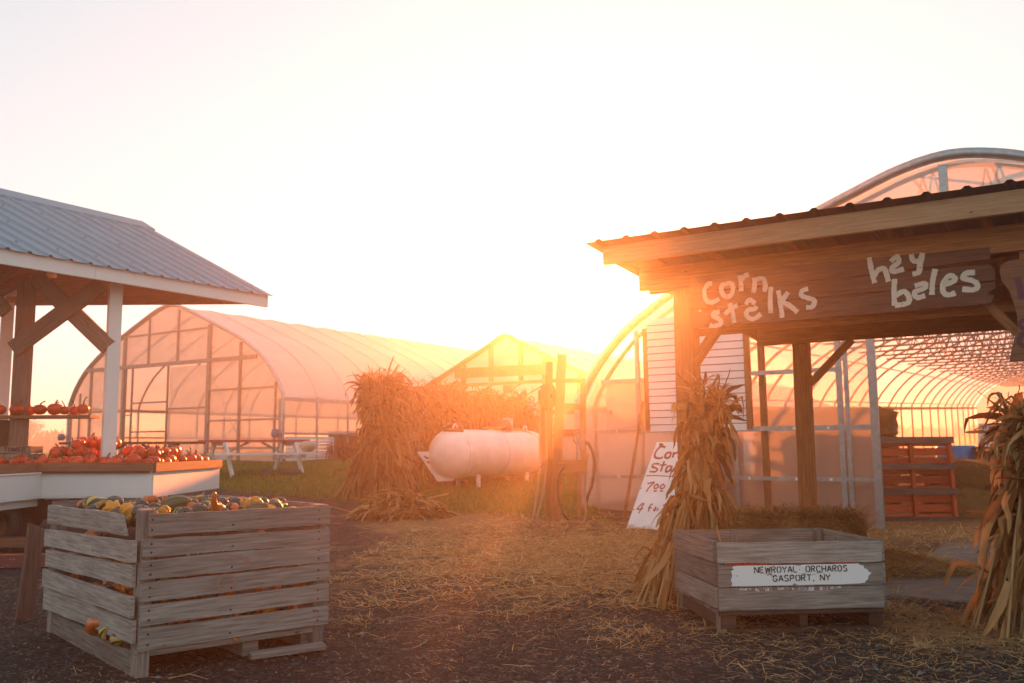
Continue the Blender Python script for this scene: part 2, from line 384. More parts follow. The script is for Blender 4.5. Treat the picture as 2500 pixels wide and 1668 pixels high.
def ground_mat():
    m, t, b, o = nodes('gravel_and_straw')
    P = mapping(t, 'Object', (1, 1, 1))
    f = noise_n(t, P, 55, 5, .75); g = noise_n(t, P, 9, 5, .6); big = noise_n(t, P, 1.1, 5, .6)
    v = t.nodes.new('ShaderNodeTexVoronoi'); v.inputs['Scale'].default_value = 38; t.links.new(P, v.inputs['Vector'])
    grav = ramp(t, f, [(.3, (.010, .009, .008)), (.52, (.032, .028, .027)), (.68, (.075, .067, .062)), (.8, (.2, .18, .165))])
    v2 = t.nodes.new('ShaderNodeTexVoronoi'); v2.inputs['Scale'].default_value = 62; t.links.new(P, v2.inputs['Vector'])
    bw = t.nodes.new('ShaderNodeRGBToBW'); t.links.new(v2.outputs['Color'], bw.inputs[0])
    grav = mixc(t, ramp(t, bw.outputs[0], [(.62, (0, 0, 0)), (.8, (.85,)*3)]), grav, (.13, .118, .11))
    grav = mixc(t, ramp(t, g, [(.35, (.6,)*3), (.6, (0, 0, 0))]), grav, (.014, .012, .011))
    chaff = ramp(t, noise_n(t, mapping(t, 'Object', (14, 60, 1)), 1.2, 6, .7), [(.3, (.15, .075, .032)), (.55, (.36, .20, .085)), (.75, (.54, .34, .16))])  # chaff tones brightened towards orange for the same flare
    # where the straw lies: thick by the sheds and the greenhouse door, thin on the gravel
    tot = None
    for cx, cy, rr in ((1.0, 9.6, 3.9), (3.2, 8.6, 2.6), (4.5, 12.0, 4.0), (2.9, 5.6, 1.1), (-.8, 12.6, 2.2), (6, 20, 9)):
        d = t.nodes.new('ShaderNodeVectorMath'); d.operation = 'DISTANCE'; d.inputs[1].default_value = (cx, cy, 0)
        t.links.new(P, d.inputs[0])
        mr = t.nodes.new('ShaderNodeMapRange'); mr.inputs[1].default_value = rr; mr.inputs[2].default_value = rr*.25
        mr.inputs[3].default_value = 0; mr.inputs[4].default_value = .72; t.links.new(d.outputs['Value'], mr.inputs[0])
        if tot is None: tot = mr.outputs[0]
        else:
            a = t.nodes.new('ShaderNodeMath'); a.operation = 'MAXIMUM'; t.links.new(tot, a.inputs[0]); t.links.new(mr.outputs[0], a.inputs[1]); tot = a.outputs[0]
    mul = t.nodes.new('ShaderNodeMath'); mul.operation = 'ADD'; t.links.new(tot, mul.inputs[0])
    n3 = t.nodes.new('ShaderNodeMath'); n3.operation = 'MULTIPLY_ADD'; n3.inputs[1].default_value = 1.5; n3.inputs[2].default_value = -.92
    t.links.new(big, n3.inputs[0]); 
    n4 = t.nodes.new('ShaderNodeMath'); n4.operation = 'MULTIPLY_ADD'; n4.inputs[1].default_value = .8
    t.links.new(g, n4.inputs[0]); t.links.new(n3.outputs[0], n4.inputs[2]); t.links.new(n4.outputs[0], mul.inputs[1])
    c = mixc(t, ramp(t, mul.outputs[0], [(.42, (0, 0, 0)), (.85, (.92,)*3)]), grav, chaff)
    # turf and fields further back
    sx = t.nodes.new('ShaderNodeSeparateXYZ'); t.links.new(P, sx.inputs[0])
    ln = t.nodes.new('ShaderNodeMath'); ln.operation = 'MULTIPLY_ADD'; ln.inputs[1].default_value = .80; t.links.new(sx.outputs[0], ln.inputs[0]); t.links.new(sx.outputs[1], ln.inputs[2])
    l2 = t.nodes.new('ShaderNodeMath'); l2.operation = 'MULTIPLY_ADD'; l2.inputs[1].default_value = 2.2; t.links.new(big, l2.inputs[0]); t.links.new(ln.outputs[0], l2.inputs[2])
    mr = t.nodes.new('ShaderNodeMapRange'); mr.inputs[1].default_value = 13.9; mr.inputs[2].default_value = 15.1; t.links.new(l2.outputs[0], mr.inputs[0])
    xm = t.nodes.new('ShaderNodeMapRange'); xm.inputs[1].default_value = 1.6; xm.inputs[2].default_value = .9; t.links.new(sx.outputs[0], xm.inputs[0])
    gm = t.nodes.new('ShaderNodeMath'); gm.operation = 'MULTIPLY'; t.links.new(mr.outputs[0], gm.inputs[0]); t.links.new(xm.outputs[0], gm.inputs[1])
    turf = ramp(t, f, [(.3, (.045, .065, .01)), (.7, (.15, .16, .03))])
    c = mixc(t, gm.outputs[0], c, turf)
    t.links.new(c, b.inputs['Base Color']); b.inputs['Roughness'].default_value = .95; b.inputs['Specular IOR Level'].default_value = .2
    hh = t.nodes.new('ShaderNodeMath'); hh.operation = 'ADD'; t.links.new(f, hh.inputs[0]); t.links.new(v.outputs[0], hh.inputs[1])
    bump(t, b, hh.outputs[0], .9, .02); return m

# ------------------------------------------------------------------ ground
def axis(parts):
    out = []
    for a, b, st in parts:
        n = max(1, int(round((b-a)/st))); out += [a+(b-a)*k/n for k in range(n)]
    return out+[parts[-1][1]]
xs = axis([(-900, -120, 130), (-120, -20, 12), (-20, -5, 1.2), (-5, 5, .09), (5, 20, 1.2), (20, 120, 12), (120, 900, 130)])
ys = axis([(-30, 2, 4), (2, 13, .09), (13, 34, .6), (34, 120, 8), (120, 1200, 90)])
gv = []
for y in ys:
    for x in xs:
        z = gz(x, y)
        if -5.5 < x < 5.5 and 1.5 < y < 14:
            z += .012*noise.noise((x*3.1, y*3.1, 0))+.007*noise.noise((x*11, y*11, 3))-.006
        gv.append((x, y, z))
nx = len(xs)
gf = [(j*nx+i, j*nx+i+1, (j+1)*nx+i+1, (j+1)*nx+i) for j in range(len(ys)-1) for i in range(nx-1)]
g = MB(); g.add(gv, gf, [[(0, 0)]*4]*len(gf), True, .5)
tag(g.build('ground', ground_mat()), kind='structure')
sb = MB()
sb.sheet([(0, 0), (3.2, 0), (3.2, 4.2), (0, 4.2)], (2.62, 6.82, .012), EX, DY, .1)
tag(sb.build('concrete_slab', M['concrete'], bevel=.01), kind='structure')

# ------------------------------------------------------------------ greenhouses
PROF = [(5.14, 0), (5.14, .9), (5.14, 1.7), (5.05, 1.95), (4.84, 2.3), (4.5, 2.70), (4.12, 3.02), (3.33, 3.5), (1.96, 4.1), (1.0, 4.5), (.5, 4.68), (0, 4.76)]
PROFM = [(3.7, 0), (3.7, .6), (3.68, 1.05), (3.45, 1.55), (2.9, 2.0), (2.0, 2.43), (1.1, 2.87), (.4, 3.21), (.18, 3.34), (0, 3.38)]
def arch(prof, k=1.0):
    P = [(-u*k, z*k) for u, z in prof]+[(u*k, z*k) for u, z in prof[-2::-1]]
    Q = []
    for i in range(len(P)-1):
        Q.append(P[i])
        if min(P[i][1], P[i+1][1]) < .3*prof[-1][1]: continue
        p = [Vector(P[max(0, min(len(P)-1, i+j))]) for j in (-1, 0, 1, 2)]
        for t in (.33, .66):
            q = .5*((2*p[1])+(p[2]-p[0])*t+(2*p[0]-5*p[1]+4*p[2]-p[3])*t*t+(3*p[1]-p[0]-3*p[2]+p[3])*t**3); Q.append((q.x, q.y))
    return Q+[P[-1]]
def zon(prof, u):
    """height of the arch over u"""
    u = abs(u)
    for (u0, z0), (u1, z1) in zip(prof, prof[1:]):
        if u1 <= u <= u0 and u0 > u1: return z0+(z1-z0)*(u0-u)/(u0-u1)
    return prof[0][1]
def hoop_mesh(prof, r, deep=0., k=1.0):
    b = MB(); a = arch(prof, k)
    a[0] = (a[0][0], -deep); a[-1] = (a[-1][0], -deep)
    b.tube([(u, 0, z) for u, z in a], r, 6); return b
def film_mesh(prof, L, step, z0, k=1.012, sag=.03):
    """the cover, sagging a little between the hoops"""
    a = [(u, z) for u, z in arch(prof, k)]
    a = [(u, max(z, z0)) for u, z in a]
    n = int(L/step)*2; vs = []; fs = []; m = len(a)
    for j in range(n+1):
        sg = 1-(sag/5 if j % 2 else 0)
        for i, (u, z) in enumerate(a):
            w_ = .015*noise.noise((i*1.7, j*.9, 2))
            vs.append((u*sg+w_, j*L/n, z*sg+w_ if z > z0 else z))
    for j in range(n):
        for i in range(m-1): fs.append((j*m+i, (j+1)*m+i, (j+1)*m+i+1, j*m+i+1))
    b = MB(); b.add(vs, fs, [[(0, 0)]*4]*len(fs), True, .5); return b
def wall_part(prof, u0, u1, z0, z1, y, k=1.0, n=None):
    """a sheet of end wall between u0 and u1, cut by the arch where it is lower than z1"""
    n = n or max(2, int(abs(u1-u0)/.2)); b = []
    for i in range(n+1):
        u = u0+(u1-u0)*i/n; b.append((u, min(z1, zon(prof, u)*k)))
    return [(u0, z0)]+b+[(u1, z0)]

# --- left greenhouse
Rc = Vector((-6.465, 25.4, .78)); C0 = Rc-EX*5.14
LGH = thing('greenhouse', 'long rounded plastic greenhouse with framed end wall and open door, behind the picnic tables', 'greenhouse', C0, (0, 0, YAW), 'plastic covered greenhouses')
film_mesh(PROF, 33.8, 1.3, 1.72).build('roof_film', M['film'], LGH)
hm = hoop_mesh(PROF, .035, .3, 1.008)
h0 = hm.build('hoop', M['steel'], LGH)
for k in range(1, 27):
    h = h0.copy(); COL.objects.link(h); h.parent = LGH; h.location = (0, 1.3*k, 0)
b = hoop_mesh(PROF, .055, .3, 1.015); b.build('end_arch', M['steel'], LGH).location = (0, -.07, 0)
b = MB()
for u0, u1, z0, z1 in ((-5.14, -2.14, -.25, 9), (-2.14, 2.02, 2.93, 9), (2.02, 5.14, -.25, 9), (.1, 2.02, -.25, 2.85)):
    b.sheet(wall_part(PROF, u0, u1, z0, z1, 0), (0, -.01, 0), (1, 0, 0), (0, 0, 1))
b.build('end_wall_film', M['filmend'], LGH)
b = MB()
for u in (-5.12, 5.12): b.beam((u, -.05, -.25), (u, -.05, 1.7), .08, .08, (0, 1, 0))
for u, z1, wd in ((2.0, zon(PROF, 2.0), .13), (-2.2, zon(PROF, 2.2), .11), (3.4, zon(PROF, 3.4), .06), (-4.0, zon(PROF, 4.0), .06)):
    b.beam((u, -.06, -.25), (u, -.06, z1-.03), wd, .08, (0, 1, 0))
for u in (-.95, .5): b.beam((u, -.06, 2.98), (u, -.06, zon(PROF, u)-.03), .06, .06, (0, 1, 0))
for u0, u1, z, hh in ((-4.3, 4.1, 2.96, .12), (-2.15, 1.95, 3.96, .05), (2.05, 5.05, 2.05, .05), (2.05, 5.08, 1.14, .05), (.1, 2.0, 1.55, .05),
                      (-5.1, -2.2, 1.55, .05), (-5.1, -2.2, .6, .05), (2.05, 5.1, .33, .06)):
    b.beam((u0, -.075, z), (u1, -.075, z), .06, hh)
for u in (-4.6, 4.9): b.beam((u, -.06, 0), (u, -.06, 2.2), .05, .05, (0, 1, 0))
b.build('end_frame', M['frame'], LGH)
b = MB()
for u in (-2.1, -1.75, .06): b.beam((u, -.05, -.25), (u, -.05, 2.9), .05, .05, (0, 1, 0))
for z in (1.78, .86): b.beam((-1.75, -.05, z), (.06, -.05, z), .04, .05)
d = b.build('door', M['steeld'], LGH)
b = MB(); b.tube([(-2.1, -.12, 1.4), (-1.72, -.12, 1.4)], .02, 6); b.build('latch', M['steeld'], d)
b = MB()
for sx in (-1, 1):
    b.sheet([(0, .72), (33.8, .72), (33.8, 1.7), (0, 1.7)], (sx*5.17, 0, 0), (0, 1, 0), (0, 0, 1))
b.build('side_curtain', M['filmend'], LGH)
b = MB()
for sx in (-1, 1):
    b.tube([(sx*5.2, -.25, .73), (sx*5.2, 33, .73)], .035, 6); b.beam((sx*5.2, 0, 1.7), (sx*5.2, 33.8, 1.7), .06, .1)
b.build('side_pipe', M['steel'], LGH)
b = MB()
for sx in (-1, 1): b.lathe([(.01, -.12), (.1, -.1), (.12, 0), (.1, .1), (.01, .12)], 10, c=(sx*5.2, -.3, .73))
b.build('crank_box', M['bluefit'], LGH)
b = MB()
for k in range(9): b.beam((5.19, .1, -.2+.1*k), (5.19, 2.0, -.2+.1*k), .025, .09)
b.build('side_siding', M['clap'], LGH)
b = MB(); b.sheet(wall_part(PROF, -5.1, 5.1, -.3, 9, 0), (0, 33.8, 0), (1, 0, 0), (0, 0, 1)); b.build('far_end_film', M['film'], LGH)
b = MB()
for s_ in (-1, 1):
    b.tube([(s_*1.2, 2.6, 2.9), (0, 2.6, 1.0), (-s_*1.4, 2.6, .2)], .02, 5)
b.build('brace_wire', M['steeld'], LGH)
b = MB()
for k in range(7): b.beam((-1.6+.55*k, 9, -.2), (-1.6+.55*k, 9, .98), .5, .03, (0, 1, 0))
b.build('inner_panel', M['palletbrown'], LGH)

# --- middle greenhouse
MGH = thing('greenhouse', 'small peaked greenhouse in the middle distance behind the propane tank', 'greenhouse', (-.16, 24.0, .62), (0, 0, YAW), 'plastic covered greenhouses')
film_mesh(PROFM, 26, 1.3, .02).build('roof_film', M['film'], MGH)
hm = hoop_mesh(PROFM, .035, .3, 1.009)
h0 = hm.build('hoop', M['steeld'], MGH)
for k in range(1, 21):
    h = h0.copy(); COL.objects.link(h); h.parent = MGH; h.location = (0, 1.3*k, 0)
b = hoop_mesh(PROFM, .06, .3, 1.015); b.build('end_arch', M['shed'], MGH).location = (0, -.07, 0)
b = MB()
for u0, u1, z0, z1 in ((-3.7, -1.35, -.2, 9), (-1.35, 1.35, 2.2, 9), (1.35, 3.7, -.2, 9)):
    b.sheet(wall_part(PROFM, u0, u1, z0, z1, 0), (0, -.01, 0), (1, 0, 0), (0, 0, 1))
b.build('end_wall_film', M['filmend'], MGH)
b = MB()
for u in (-2.3, -1.35, 1.35, 2.25): b.beam((u, -.06, -.2), (u, -.06, zon(PROFM, u)-.03), .1, .07, (0, 1, 0))
for u in (-.45, .5): b.beam((u, -.06, 2.22), (u, -.06, zon(PROFM, u)-.03), .1, .07, (0, 1, 0))
b.beam((-3.3, -.08, 2.16), (3.1, -.08, 2.16), .07, .08); b.beam((1.4, -.08, 1.35), (3.6, -.08, 1.35), .06, .1)
b.beam((1.4, -.08, .75), (3.6, -.08, .75), .06, .06)
b.build('end_frame', M['shed'], MGH)
b = MB(); b.box((.15, -.13, 2.0), (.3, .06, .2)); b.build('door_motor', M['shed'], MGH)
b = MB(); b.sheet(wall_part(PROFM, -3.7, 3.7, -.3, 9, 0), (0, 26, 0), (1, 0, 0), (0, 0, 1)); b.build('far_end_film', M['film'], MGH)

# --- right greenhouse; its floor climbs gently to the back
KR = 5.35/5.14; PR2 = [(u*KR, z*.985) for u, z in PROF]; HW = 5.35
P1 = Vector((1.16, 14.137, 0))
RGH = thing('greenhouse', 'large greenhouse with clear end wall and open doorway showing steel trusses, behind the shed', 'greenhouse', P1, (R(1.9), 0, YAW), 'plastic covered greenhouses')
def U(u): return u     # wall coordinate starts at the left foot
b = film_mesh(PR2, 55, 1.3, -.3); b.M = None
o = b.build('roof_film', M['film2'], RGH); o.location = (HW, .02, 0)
b = hoop_mesh(PR2, .034, .6)
a = arch(PR2)
zc = 3.0; hwc = [u for u, z in PR2 if z >= 2.98][0]
h0 = b.build('hoop', M['steeld'], RGH); h0.location = (HW, 0.35, 0)
b = MB(); b.tube([(-hwc, 0, zc), (hwc, 0, zc)], .024, 6)
nb = 8
for k in range(nb):
    u0 = -hwc*.86+2*hwc*.86*k/nb; u1 = -hwc*.86+2*hwc*.86*(k+1)/nb; um = (u0+u1)/2
    b.tube([(u0, 0, zc), (um, 0, zon(PR2, um)-.03)], .014, 5); b.tube([(um, 0, zon(PR2, um)-.03), (u1, 0, zc)], .014, 5)
t0 = b.build('truss', M['steeld'], h0)
pos = [.35+1.75*k for k in range(1, 12)]
while pos[-1] < 51.5: pos.append(pos[-1]+2.6)
for y in pos:
    h = h0.copy(); COL.objects.link(h); h.parent = RGH; h.location = (HW, y, 0)
    t_ = t0.copy(); COL.objects.link(t_); t_.parent = h
b = MB()
for i in (3, 6, 8, 10):
    for s_ in (-1, 1):
        u, z = PR2[i]; b.tube([(HW+s_*(u-.06), .1, z-.05), (HW+s_*(u-.06), 55, z-.05)], .02, 5)
b.build('purlin', M['steel'], RGH)
b = MB()
for s_ in (-1, 1): b.beam((HW+s_*(HW-.07), .1, 1.66), (HW+s_*(HW-.07), 55, 1.66), .04, .12)
b.build('hip_board', M['palletbrown'], RGH)
b = hoop_mesh(PR2, .07, .2, 1.01); o = b.build('end_arch', M['steel'], RGH); o.location = (HW, -.09, 0)
PRW = [(u, z) for u, z in PR2]
def zl(u): return zon(PR2, u-HW)
b = MB()
def wsheet(u0, u1, z0, z1):
    n = max(2, int((u1-u0)/.2)); pl = [(u0, z0)]+[(u0+(u1-u0)*i/n, min(z1, zl(u0+(u1-u0)*i/n))) for i in range(n+1)]+[(u1, z0)]
    b.sheet(pl, (0, -.01, 0), (1, 0, 0), (0, 0, 1))
for q in ((.02, 4.28, 0, 2.06), (1.1, 4.28, 2.06, 2.85), (7.2, 10.68, 0, 2.85)):
    b = MB(); wsheet(*q); b.build('end_wall_sheet', M['poly'], RGH)
b = MB()
for q in ((.9, 10.0, 2.85, 9), ): wsheet(*q)
b.build('gable_sheet', M['filmend'], RGH)
b = MB()
for u, z0, z1, wd in ((.95, 1.3, zl(.95)-.05, .06), (3.86, -.05, 2.85, .07), (3.95, -.05, 2.85, .05), (4.28, -.05, 2.85, .10), (7.2, 0, 2.85, .1), (5.27, 2.9, zl(5.27)-.05, .1), (2.2, 0, 1.3, .05), (2.42, .0, 1.31, .05)):
    b.beam((u, -.06, z0), (u, -.06, z1), wd, .06, (0, 1, 0))
for u0, u1, z, hh in ((.1, 4.25, 1.33, .07), (.1, 4.25, .65, .05), (.35, 1.1, 2.08, .06), (2.65, 3.85, 2.1, .06), (.2, .5, 1.62, .06)):
    b.beam((u0, -.075, z), (u1, -.075, z), .05, hh)
b.build('end_frame', M['steel'], RGH)
b = MB()
for u, z0, z1 in ((2.64, 1.33, 3.2), (1.11, 1.33, 2.85)): b.beam((u, -.08, z0), (u, -.08, z1), .07, .09, (0, 1, 0))
for u in (2.83, ): b.beam((u, -.05, 0), (u, -.05, 3.3), .09, .05, (0, 1, 0))
b.beam((2.66, -.085, 2.86), (7.2, -.085, 2.86), .07, .12)
b.build('timber_frame', M['shed'], RGH)
b = MB(); b.box((1.875, -.085, 2.13), (1.45, .012, 1.64)); b.build('shadow_gap_backing', M['shed'], RGH)  # brown sheet darkens the gaps, drawing the clapboards' shadow lines
b = MB()
for k in range(16):
    z = 1.36+.105*k
    b.beam((1.15, -.115, z), (2.6, -.115, z), .016, .093, (0, .2, 1))
b.build('clapboard_panel', M['clap'], RGH)
b = MB(); b.box((.78, -.035, 1.72), (.74, .03, .66)); b.build('vent_panel', M['filmend'], RGH)
b = MB()
for u in (2.0, 2.6, 3.3, 3.98):
    for z in (1.33, .65): b.lathe([(.02, -.012), (.02, 0), (.008, .012)], 8, c=(0, 0, 0)); 
b2 = MB()
for u in (.6, 1.3, 1.95, 2.6, 3.25, 3.7):
    for z in (1.33, .65): b2.box((u, -.106, z), (.035, .012, .035))
b2.build('bolt', M['whiteboard'], RGH)
b = MB(); n = 20
b.sheet([(u, z) for u, z in [(.05, -.4)]+[(HW-HW*.99+HW*1.98*i/n, zl(HW-HW*.99+HW*1.98*i/n)) for i in range(n+1)]+[(10.6, -.4)]], (0, 55, 0), (1, 0, 0), (0, 0, 1))
b.build('far_end_film', M['film'], RGH)

# ------------------------------------------------------------------ wooden shed with sign
S0 = Vector((1.35, 6.9, 0))
SH = thing('shed', 'open wooden lean-to shed with brown ribbed roof and pale pine fascia', 'shed', S0, (0, 0, YAW))
def post(u, v, z1, wd=.15):
    b = MB(); b.beam((u, v, -.05), (u, v, z1), wd, wd, (0, 1, 0)); return b.build('post', M['shed'], SH, .006)
post(0, 0, 2.44); post(2.34, 0, 2.44); post(.12, 2.8, 2.24); post(2.46, 2.8, 2.24)
SL = math.tan(R(4.5))
def zr(v): return 2.64-SL*(v+.45)
b = MB(); b.beam((-.49, -.42, 2.552), (4.2, -.42, 2.552), .038, .14); b.build('fascia_board', M['fascia'], SH, .003)
b = MB(); b.beam((-.34, -.095, 2.395), (4.2, -.095, 2.395), .04, .17); b.beam((-.34, .095, 2.395), (4.2, .095, 2.395), .04, .17)
b.beam((-.3, 2.7, 2.21), (4.2, 2.7, 2.21), .04, .17); b.build('header_beam', M['shed'], SH)
b = MB()
for u in (-.42, .25, .9, 1.5, 2.1, 2.7, 3.4): b.beam((u, -.4, zr(-.4)-.085), (u, 3.2, zr(3.2)-.085), .04, .09)
b.build('rafter', M['shed'], SH)
b = MB()
for v in (.35, 1.1, 1.9, 2.6): b.beam((-.5, v, zr(v)-.02), (4.2, v, zr(v)-.02), .09, .035)
b.build('roof_batten', M['shed'], SH)
b = MB(); vs = []; fs = []
prof = []
u = -.61
while u < 4.2:
    prof += [(u, 0), (u+.085, 0), (u+.105, .017), (u+.13, .017), (u+.15, 0)]; u += .23
for v in (-.5, 3.3):
    for (pu, pz) in prof: vs.append((pu, v, zr(v)+.012+pz))
n = len(prof)
for i in range(n-1): fs.append((i, i+1, n+i+1, n+i))
b.add(vs, fs, [[(0, 0)]*4]*len(fs)); b.add([(x, y, z-.004) for x, y, z in vs], [f[::-1] for f in fs], [[(0, 0)]*4]*len(fs))
b.build('roof_sheet', M['roofbrown'], SH)
for q0, q1 in (((.05, 0, 1.72), (.42, 0, 2.2)), ((.19, 2.8, 1.72), (.62, 2.8, 2.14)), ((2.27, 0, 1.75), (1.9, 0, 2.2))):
    b = MB(); b.beam(q0, q1, .06, .09, (0, 1, 0)); b.build('brace', M['shed'], SH)
b = MB(); b.beam((.08, .03, 1.965), (2.3, .03, 1.965), .04, .05); b.build('sign_rail', M['shed'], SH)

SG = thing('hanging_sign', 'long weathered board sign hand painted corn stalks and hay bales, hung under the shed roof', 'sign', S0-DY*.15, (0, 0, YAW))
b = MB()
def plank(poly, r=None): b.sheet(poly, (0, 0, 0), (1, 0, 0), (0, 0, 1), .022, r)
plank([(.09, 2.25), (1.2, 2.247), (2.11, 2.265), (2.11, 2.345), (1.0, 2.365), (.09, 2.37)])
plank([(.09, 2.122), (1.2, 2.122), (2.13, 2.128), (2.135, 2.2), (2.1, 2.236), (1.6, 2.238), (.9, 2.243), (.2, 2.238), (.09, 2.232)])
plank([(.09, 1.975), (1.0, 1.975), (2.1, 1.982), (2.12, 2.03), (2.08, 2.05), (2.13, 2.075), (2.13, 2.12), (1.1, 2.116), (.3, 2.112), (.3, 2.1), (.09, 2.1)])
sgb = b.build('sign_board', M['signwood'], SG, .002)
STR = [[(.27,2.3),(.24,2.3),(.21,2.26),(.21,2.21),(.23,2.17),(.27,2.16),(.32,2.18)],[(.39,2.29),(.35,2.28),(.34,2.24),(.36,2.2),(.39,2.19),(.42,2.21),(.43,2.26),(.41,2.29),(.385,2.29)],[(.48,2.34),(.49,2.28),(.49,2.22)],[(.49,2.3),(.52,2.33),(.55,2.34)],[(.59,2.31),(.59,2.26),(.58,2.2)],[(.59,2.29),(.63,2.3),(.66,2.29),(.67,2.24),(.66,2.2)],[(.32,2.08),(.28,2.08),(.27,2.06),(.3,2.04),(.33,2.01),(.32,1.99),(.27,1.98),(.24,1.99)],[(.4,2.14),(.42,2.07),(.43,1.99)],[(.36,2.06),(.41,2.1),(.46,2.12)],[(.52,2.12),(.55,2.15),(.59,2.12)],[(.6,2.1),(.58,2.08),(.54,2.08),(.52,2.05),(.54,2.02),(.58,2.01),(.63,2.04)],[(.71,2.23),(.7,2.14),(.7,2.04)],[(.76,2.2),(.77,2.12),(.78,2.0)],[(.83,2.18),(.79,2.12),(.84,2.08),(.89,2.03)],[(.97,2.19),(.93,2.18),(.92,2.15),(.95,2.13),(1.0,2.11),(1.01,2.09),(.99,2.06),(.95,2.06)],
[(1.385,2.365),(1.395,2.28),(1.412,2.185)],[(1.41,2.235),(1.445,2.275),(1.48,2.27),(1.50,2.185)],[(1.52,2.32),(1.56,2.35),(1.57,2.31),(1.53,2.28),(1.53,2.25),(1.6,2.26)],[(1.65,2.355),(1.66,2.31),(1.7,2.3)],[(1.72,2.355),(1.7,2.28),(1.69,2.23),(1.65,2.22)],[(1.54,2.2),(1.53,2.11),(1.53,2.02)],[(1.53,2.08),(1.59,2.11),(1.62,2.07),(1.61,2.03),(1.53,2.02)],[(1.66,2.14),(1.72,2.15),(1.72,2.12),(1.66,2.1),(1.66,2.07),(1.68,2.06),(1.72,2.07)],[(1.79,2.24),(1.77,2.16),(1.76,2.07)],[(1.84,2.13),(1.9,2.15),(1.89,2.18),(1.86,2.18),(1.83,2.13),(1.83,2.08),(1.86,2.06),(1.9,2.07)],[(2.02,2.19),(1.97,2.19),(1.95,2.16),(2.0,2.14),(2.03,2.11),(2.01,2.08),(1.94,2.09)]]
for part in (STR[:15], STR[15:]):
    b = MB()
    for k, p in enumerate(part): b.stroke(p, .034, (0, 0, 0), (1, 0, 0), (0, 0, 1), .0004*(k % 6), True, .13)
    b.build('lettering', M['letter'], sgb)

CB = thing('carved_board', 'bottle shaped hanging board with dark purple figures beside the hay bales sign', 'sign', S0-DY*.2, (0, 0, YAW))
b = MB()
out = [(2.16, 2.17), (2.17, 2.21), (2.21, 2.235), (2.30, 2.24), (2.40, 2.2), (2.44, 2.16), (2.42, 2.08), (2.38, 1.98), (2.36, 1.88), (2.37, 1.78), (2.40, 1.70), (2.43, 1.61), (2.18, 1.605), (2.2, 1.7), (2.235, 1.8), (2.24, 1.88), (2.225, 1.97), (2.205, 2.05), (2.17, 2.11)]
b.sheet(out[::-1], (0, 0, 0), (1, 0, 0), (0, 0, 1), .03)
cbb = b.build('board', M['rail'], CB, .003)
b = MB()
b.stroke([(2.255, 2.13), (2.265, 2.06), (2.27, 1.985)], .035, (0, 0, 0), (1, 0, 0), (0, 0, 1))
b.build('figure', M['purple'], cbb)
b = MB()
b.stroke([(2.3, 1.86), (2.26, 1.85), (2.25, 1.82), (2.3, 1.79), (2.34, 1.76), (2.33, 1.71), (2.28, 1.69), (2.24, 1.72), (2.26, 1.77), (2.3, 1.79), (2.335, 1.82), (2.33, 1.85), (2.3, 1.86)], .026, (0, 0, 0), (1, 0, 0), (0, 0, 1), .0005)
b.build('figure', M['purple'], cbb)

# ------------------------------------------------------------------ farm stand wagon with roof
FS = thing('farm_stand', 'white farm stand on a wagon with steel roof tinted by reflected sky, crossed braces and a wheel', 'farm stand', (-5.0, 10.4, 0))
FO = Vector((5.0, -10.4, 0))
MT = Matrix.Translation(FO)
def fb(): return MB(MT)
XR, XL, YF, YB = -4.12, -5.38, 10.4, 12.75
b = fb()
for x0, y0, x1, y1 in ((XL-.0, YF, XR, YF), (XR, YF+.012, XR, YB), (XL-.05, 8.6, XL, YF-.012)):
    d = Vector((x1-x0, y1-y0, 0)).normalized(); nrm = Vector((d.y, -d.x, 0))*.0
    b.beam((x0, y0, .70), (x1, y1, .70), .025, .27); b.beam((x0, y0, .556), (x1, y1, .556), .025, .016)
    q = Vector((d.y, -d.x, 0))*.012
    b.beam(Vector((x0, y0, .835))+q, Vector((x1, y1, .835))+q, .035, .018)
b.beam((XL-.14, 8.6, .53), (XL-.1, YF+.1, .53), .03, .15)
b.beam((XL+.02, YF+.05, .548), (XL+.3, YF+.05, .548), .02, .03)
b.build('skirt', M['white'], FS, .002)
b = fb()
b.beam((XL-.05, YF-.03, .898), (XR+.02, YF-.03, .892), .035, .105); b.beam((XR+.03, YF-.012, .89), (XR+.03, YB, .89), .035, .105)
b.beam((XL-.09, 8.6, .9), (XL-.04, YF-.05, .898), .035, .105); b.beam((XL, YB, .89), (XR, YB, .89), .035, .105)
b.build('tray_rail', M['rail'], FS, .003)
b = fb()
for k in range(14): b.beam((-9.2, YF+.02+.17*k, .84), (XR-.02, YF+.02+.17*k, .84), .16, .025)
for k in range(10): b.beam((-9.2, 8.62+.17*k, .84), (XL-.08, 8.62+.17*k, .84), .16, .025)
b.build('tray_floor', M['darkwood'], FS)
b = fb()
b.beam((-9, 10.9, .42), (-4.6, 10.9, .42), .1, .16); b.beam((-9, 12.2, .42), (-4.6, 12.2, .42), .1, .16); b.beam((-5.75, 9.2, .36), (-5.75, 12.6, .36), .09, .1)
b.beam((-6.05, 10.5, .24), (-6.05, 12.6, .24), .06, .06)
b.build('chassis', M['darkwood'], FS)
for yy in (10.25, 12.4):
    b = MB(); prof = [(.13, -.06), (.18, -.075), (.215, -.06), (.23, -.02), (.23, .02), (.215, .06), (.18, .075), (.13, .06)]
    b.lathe(prof, 28); wh = b.build('wheel', M['black'], FS)
    wh.scale = (1.15,)*3; wh.location = Vector((-5.76 if yy < 11 else -6.6, yy, .27))+FO; wh.rotation_euler = (R(90), 0, R(-8))
    b = MB(); b.lathe([(.02, .055), (.035, .05), (.04, .03), (.09, .02), (.115, .045), (.14, .06), (.14, -.05)], 24); b.build('rim', M['rust'], wh)
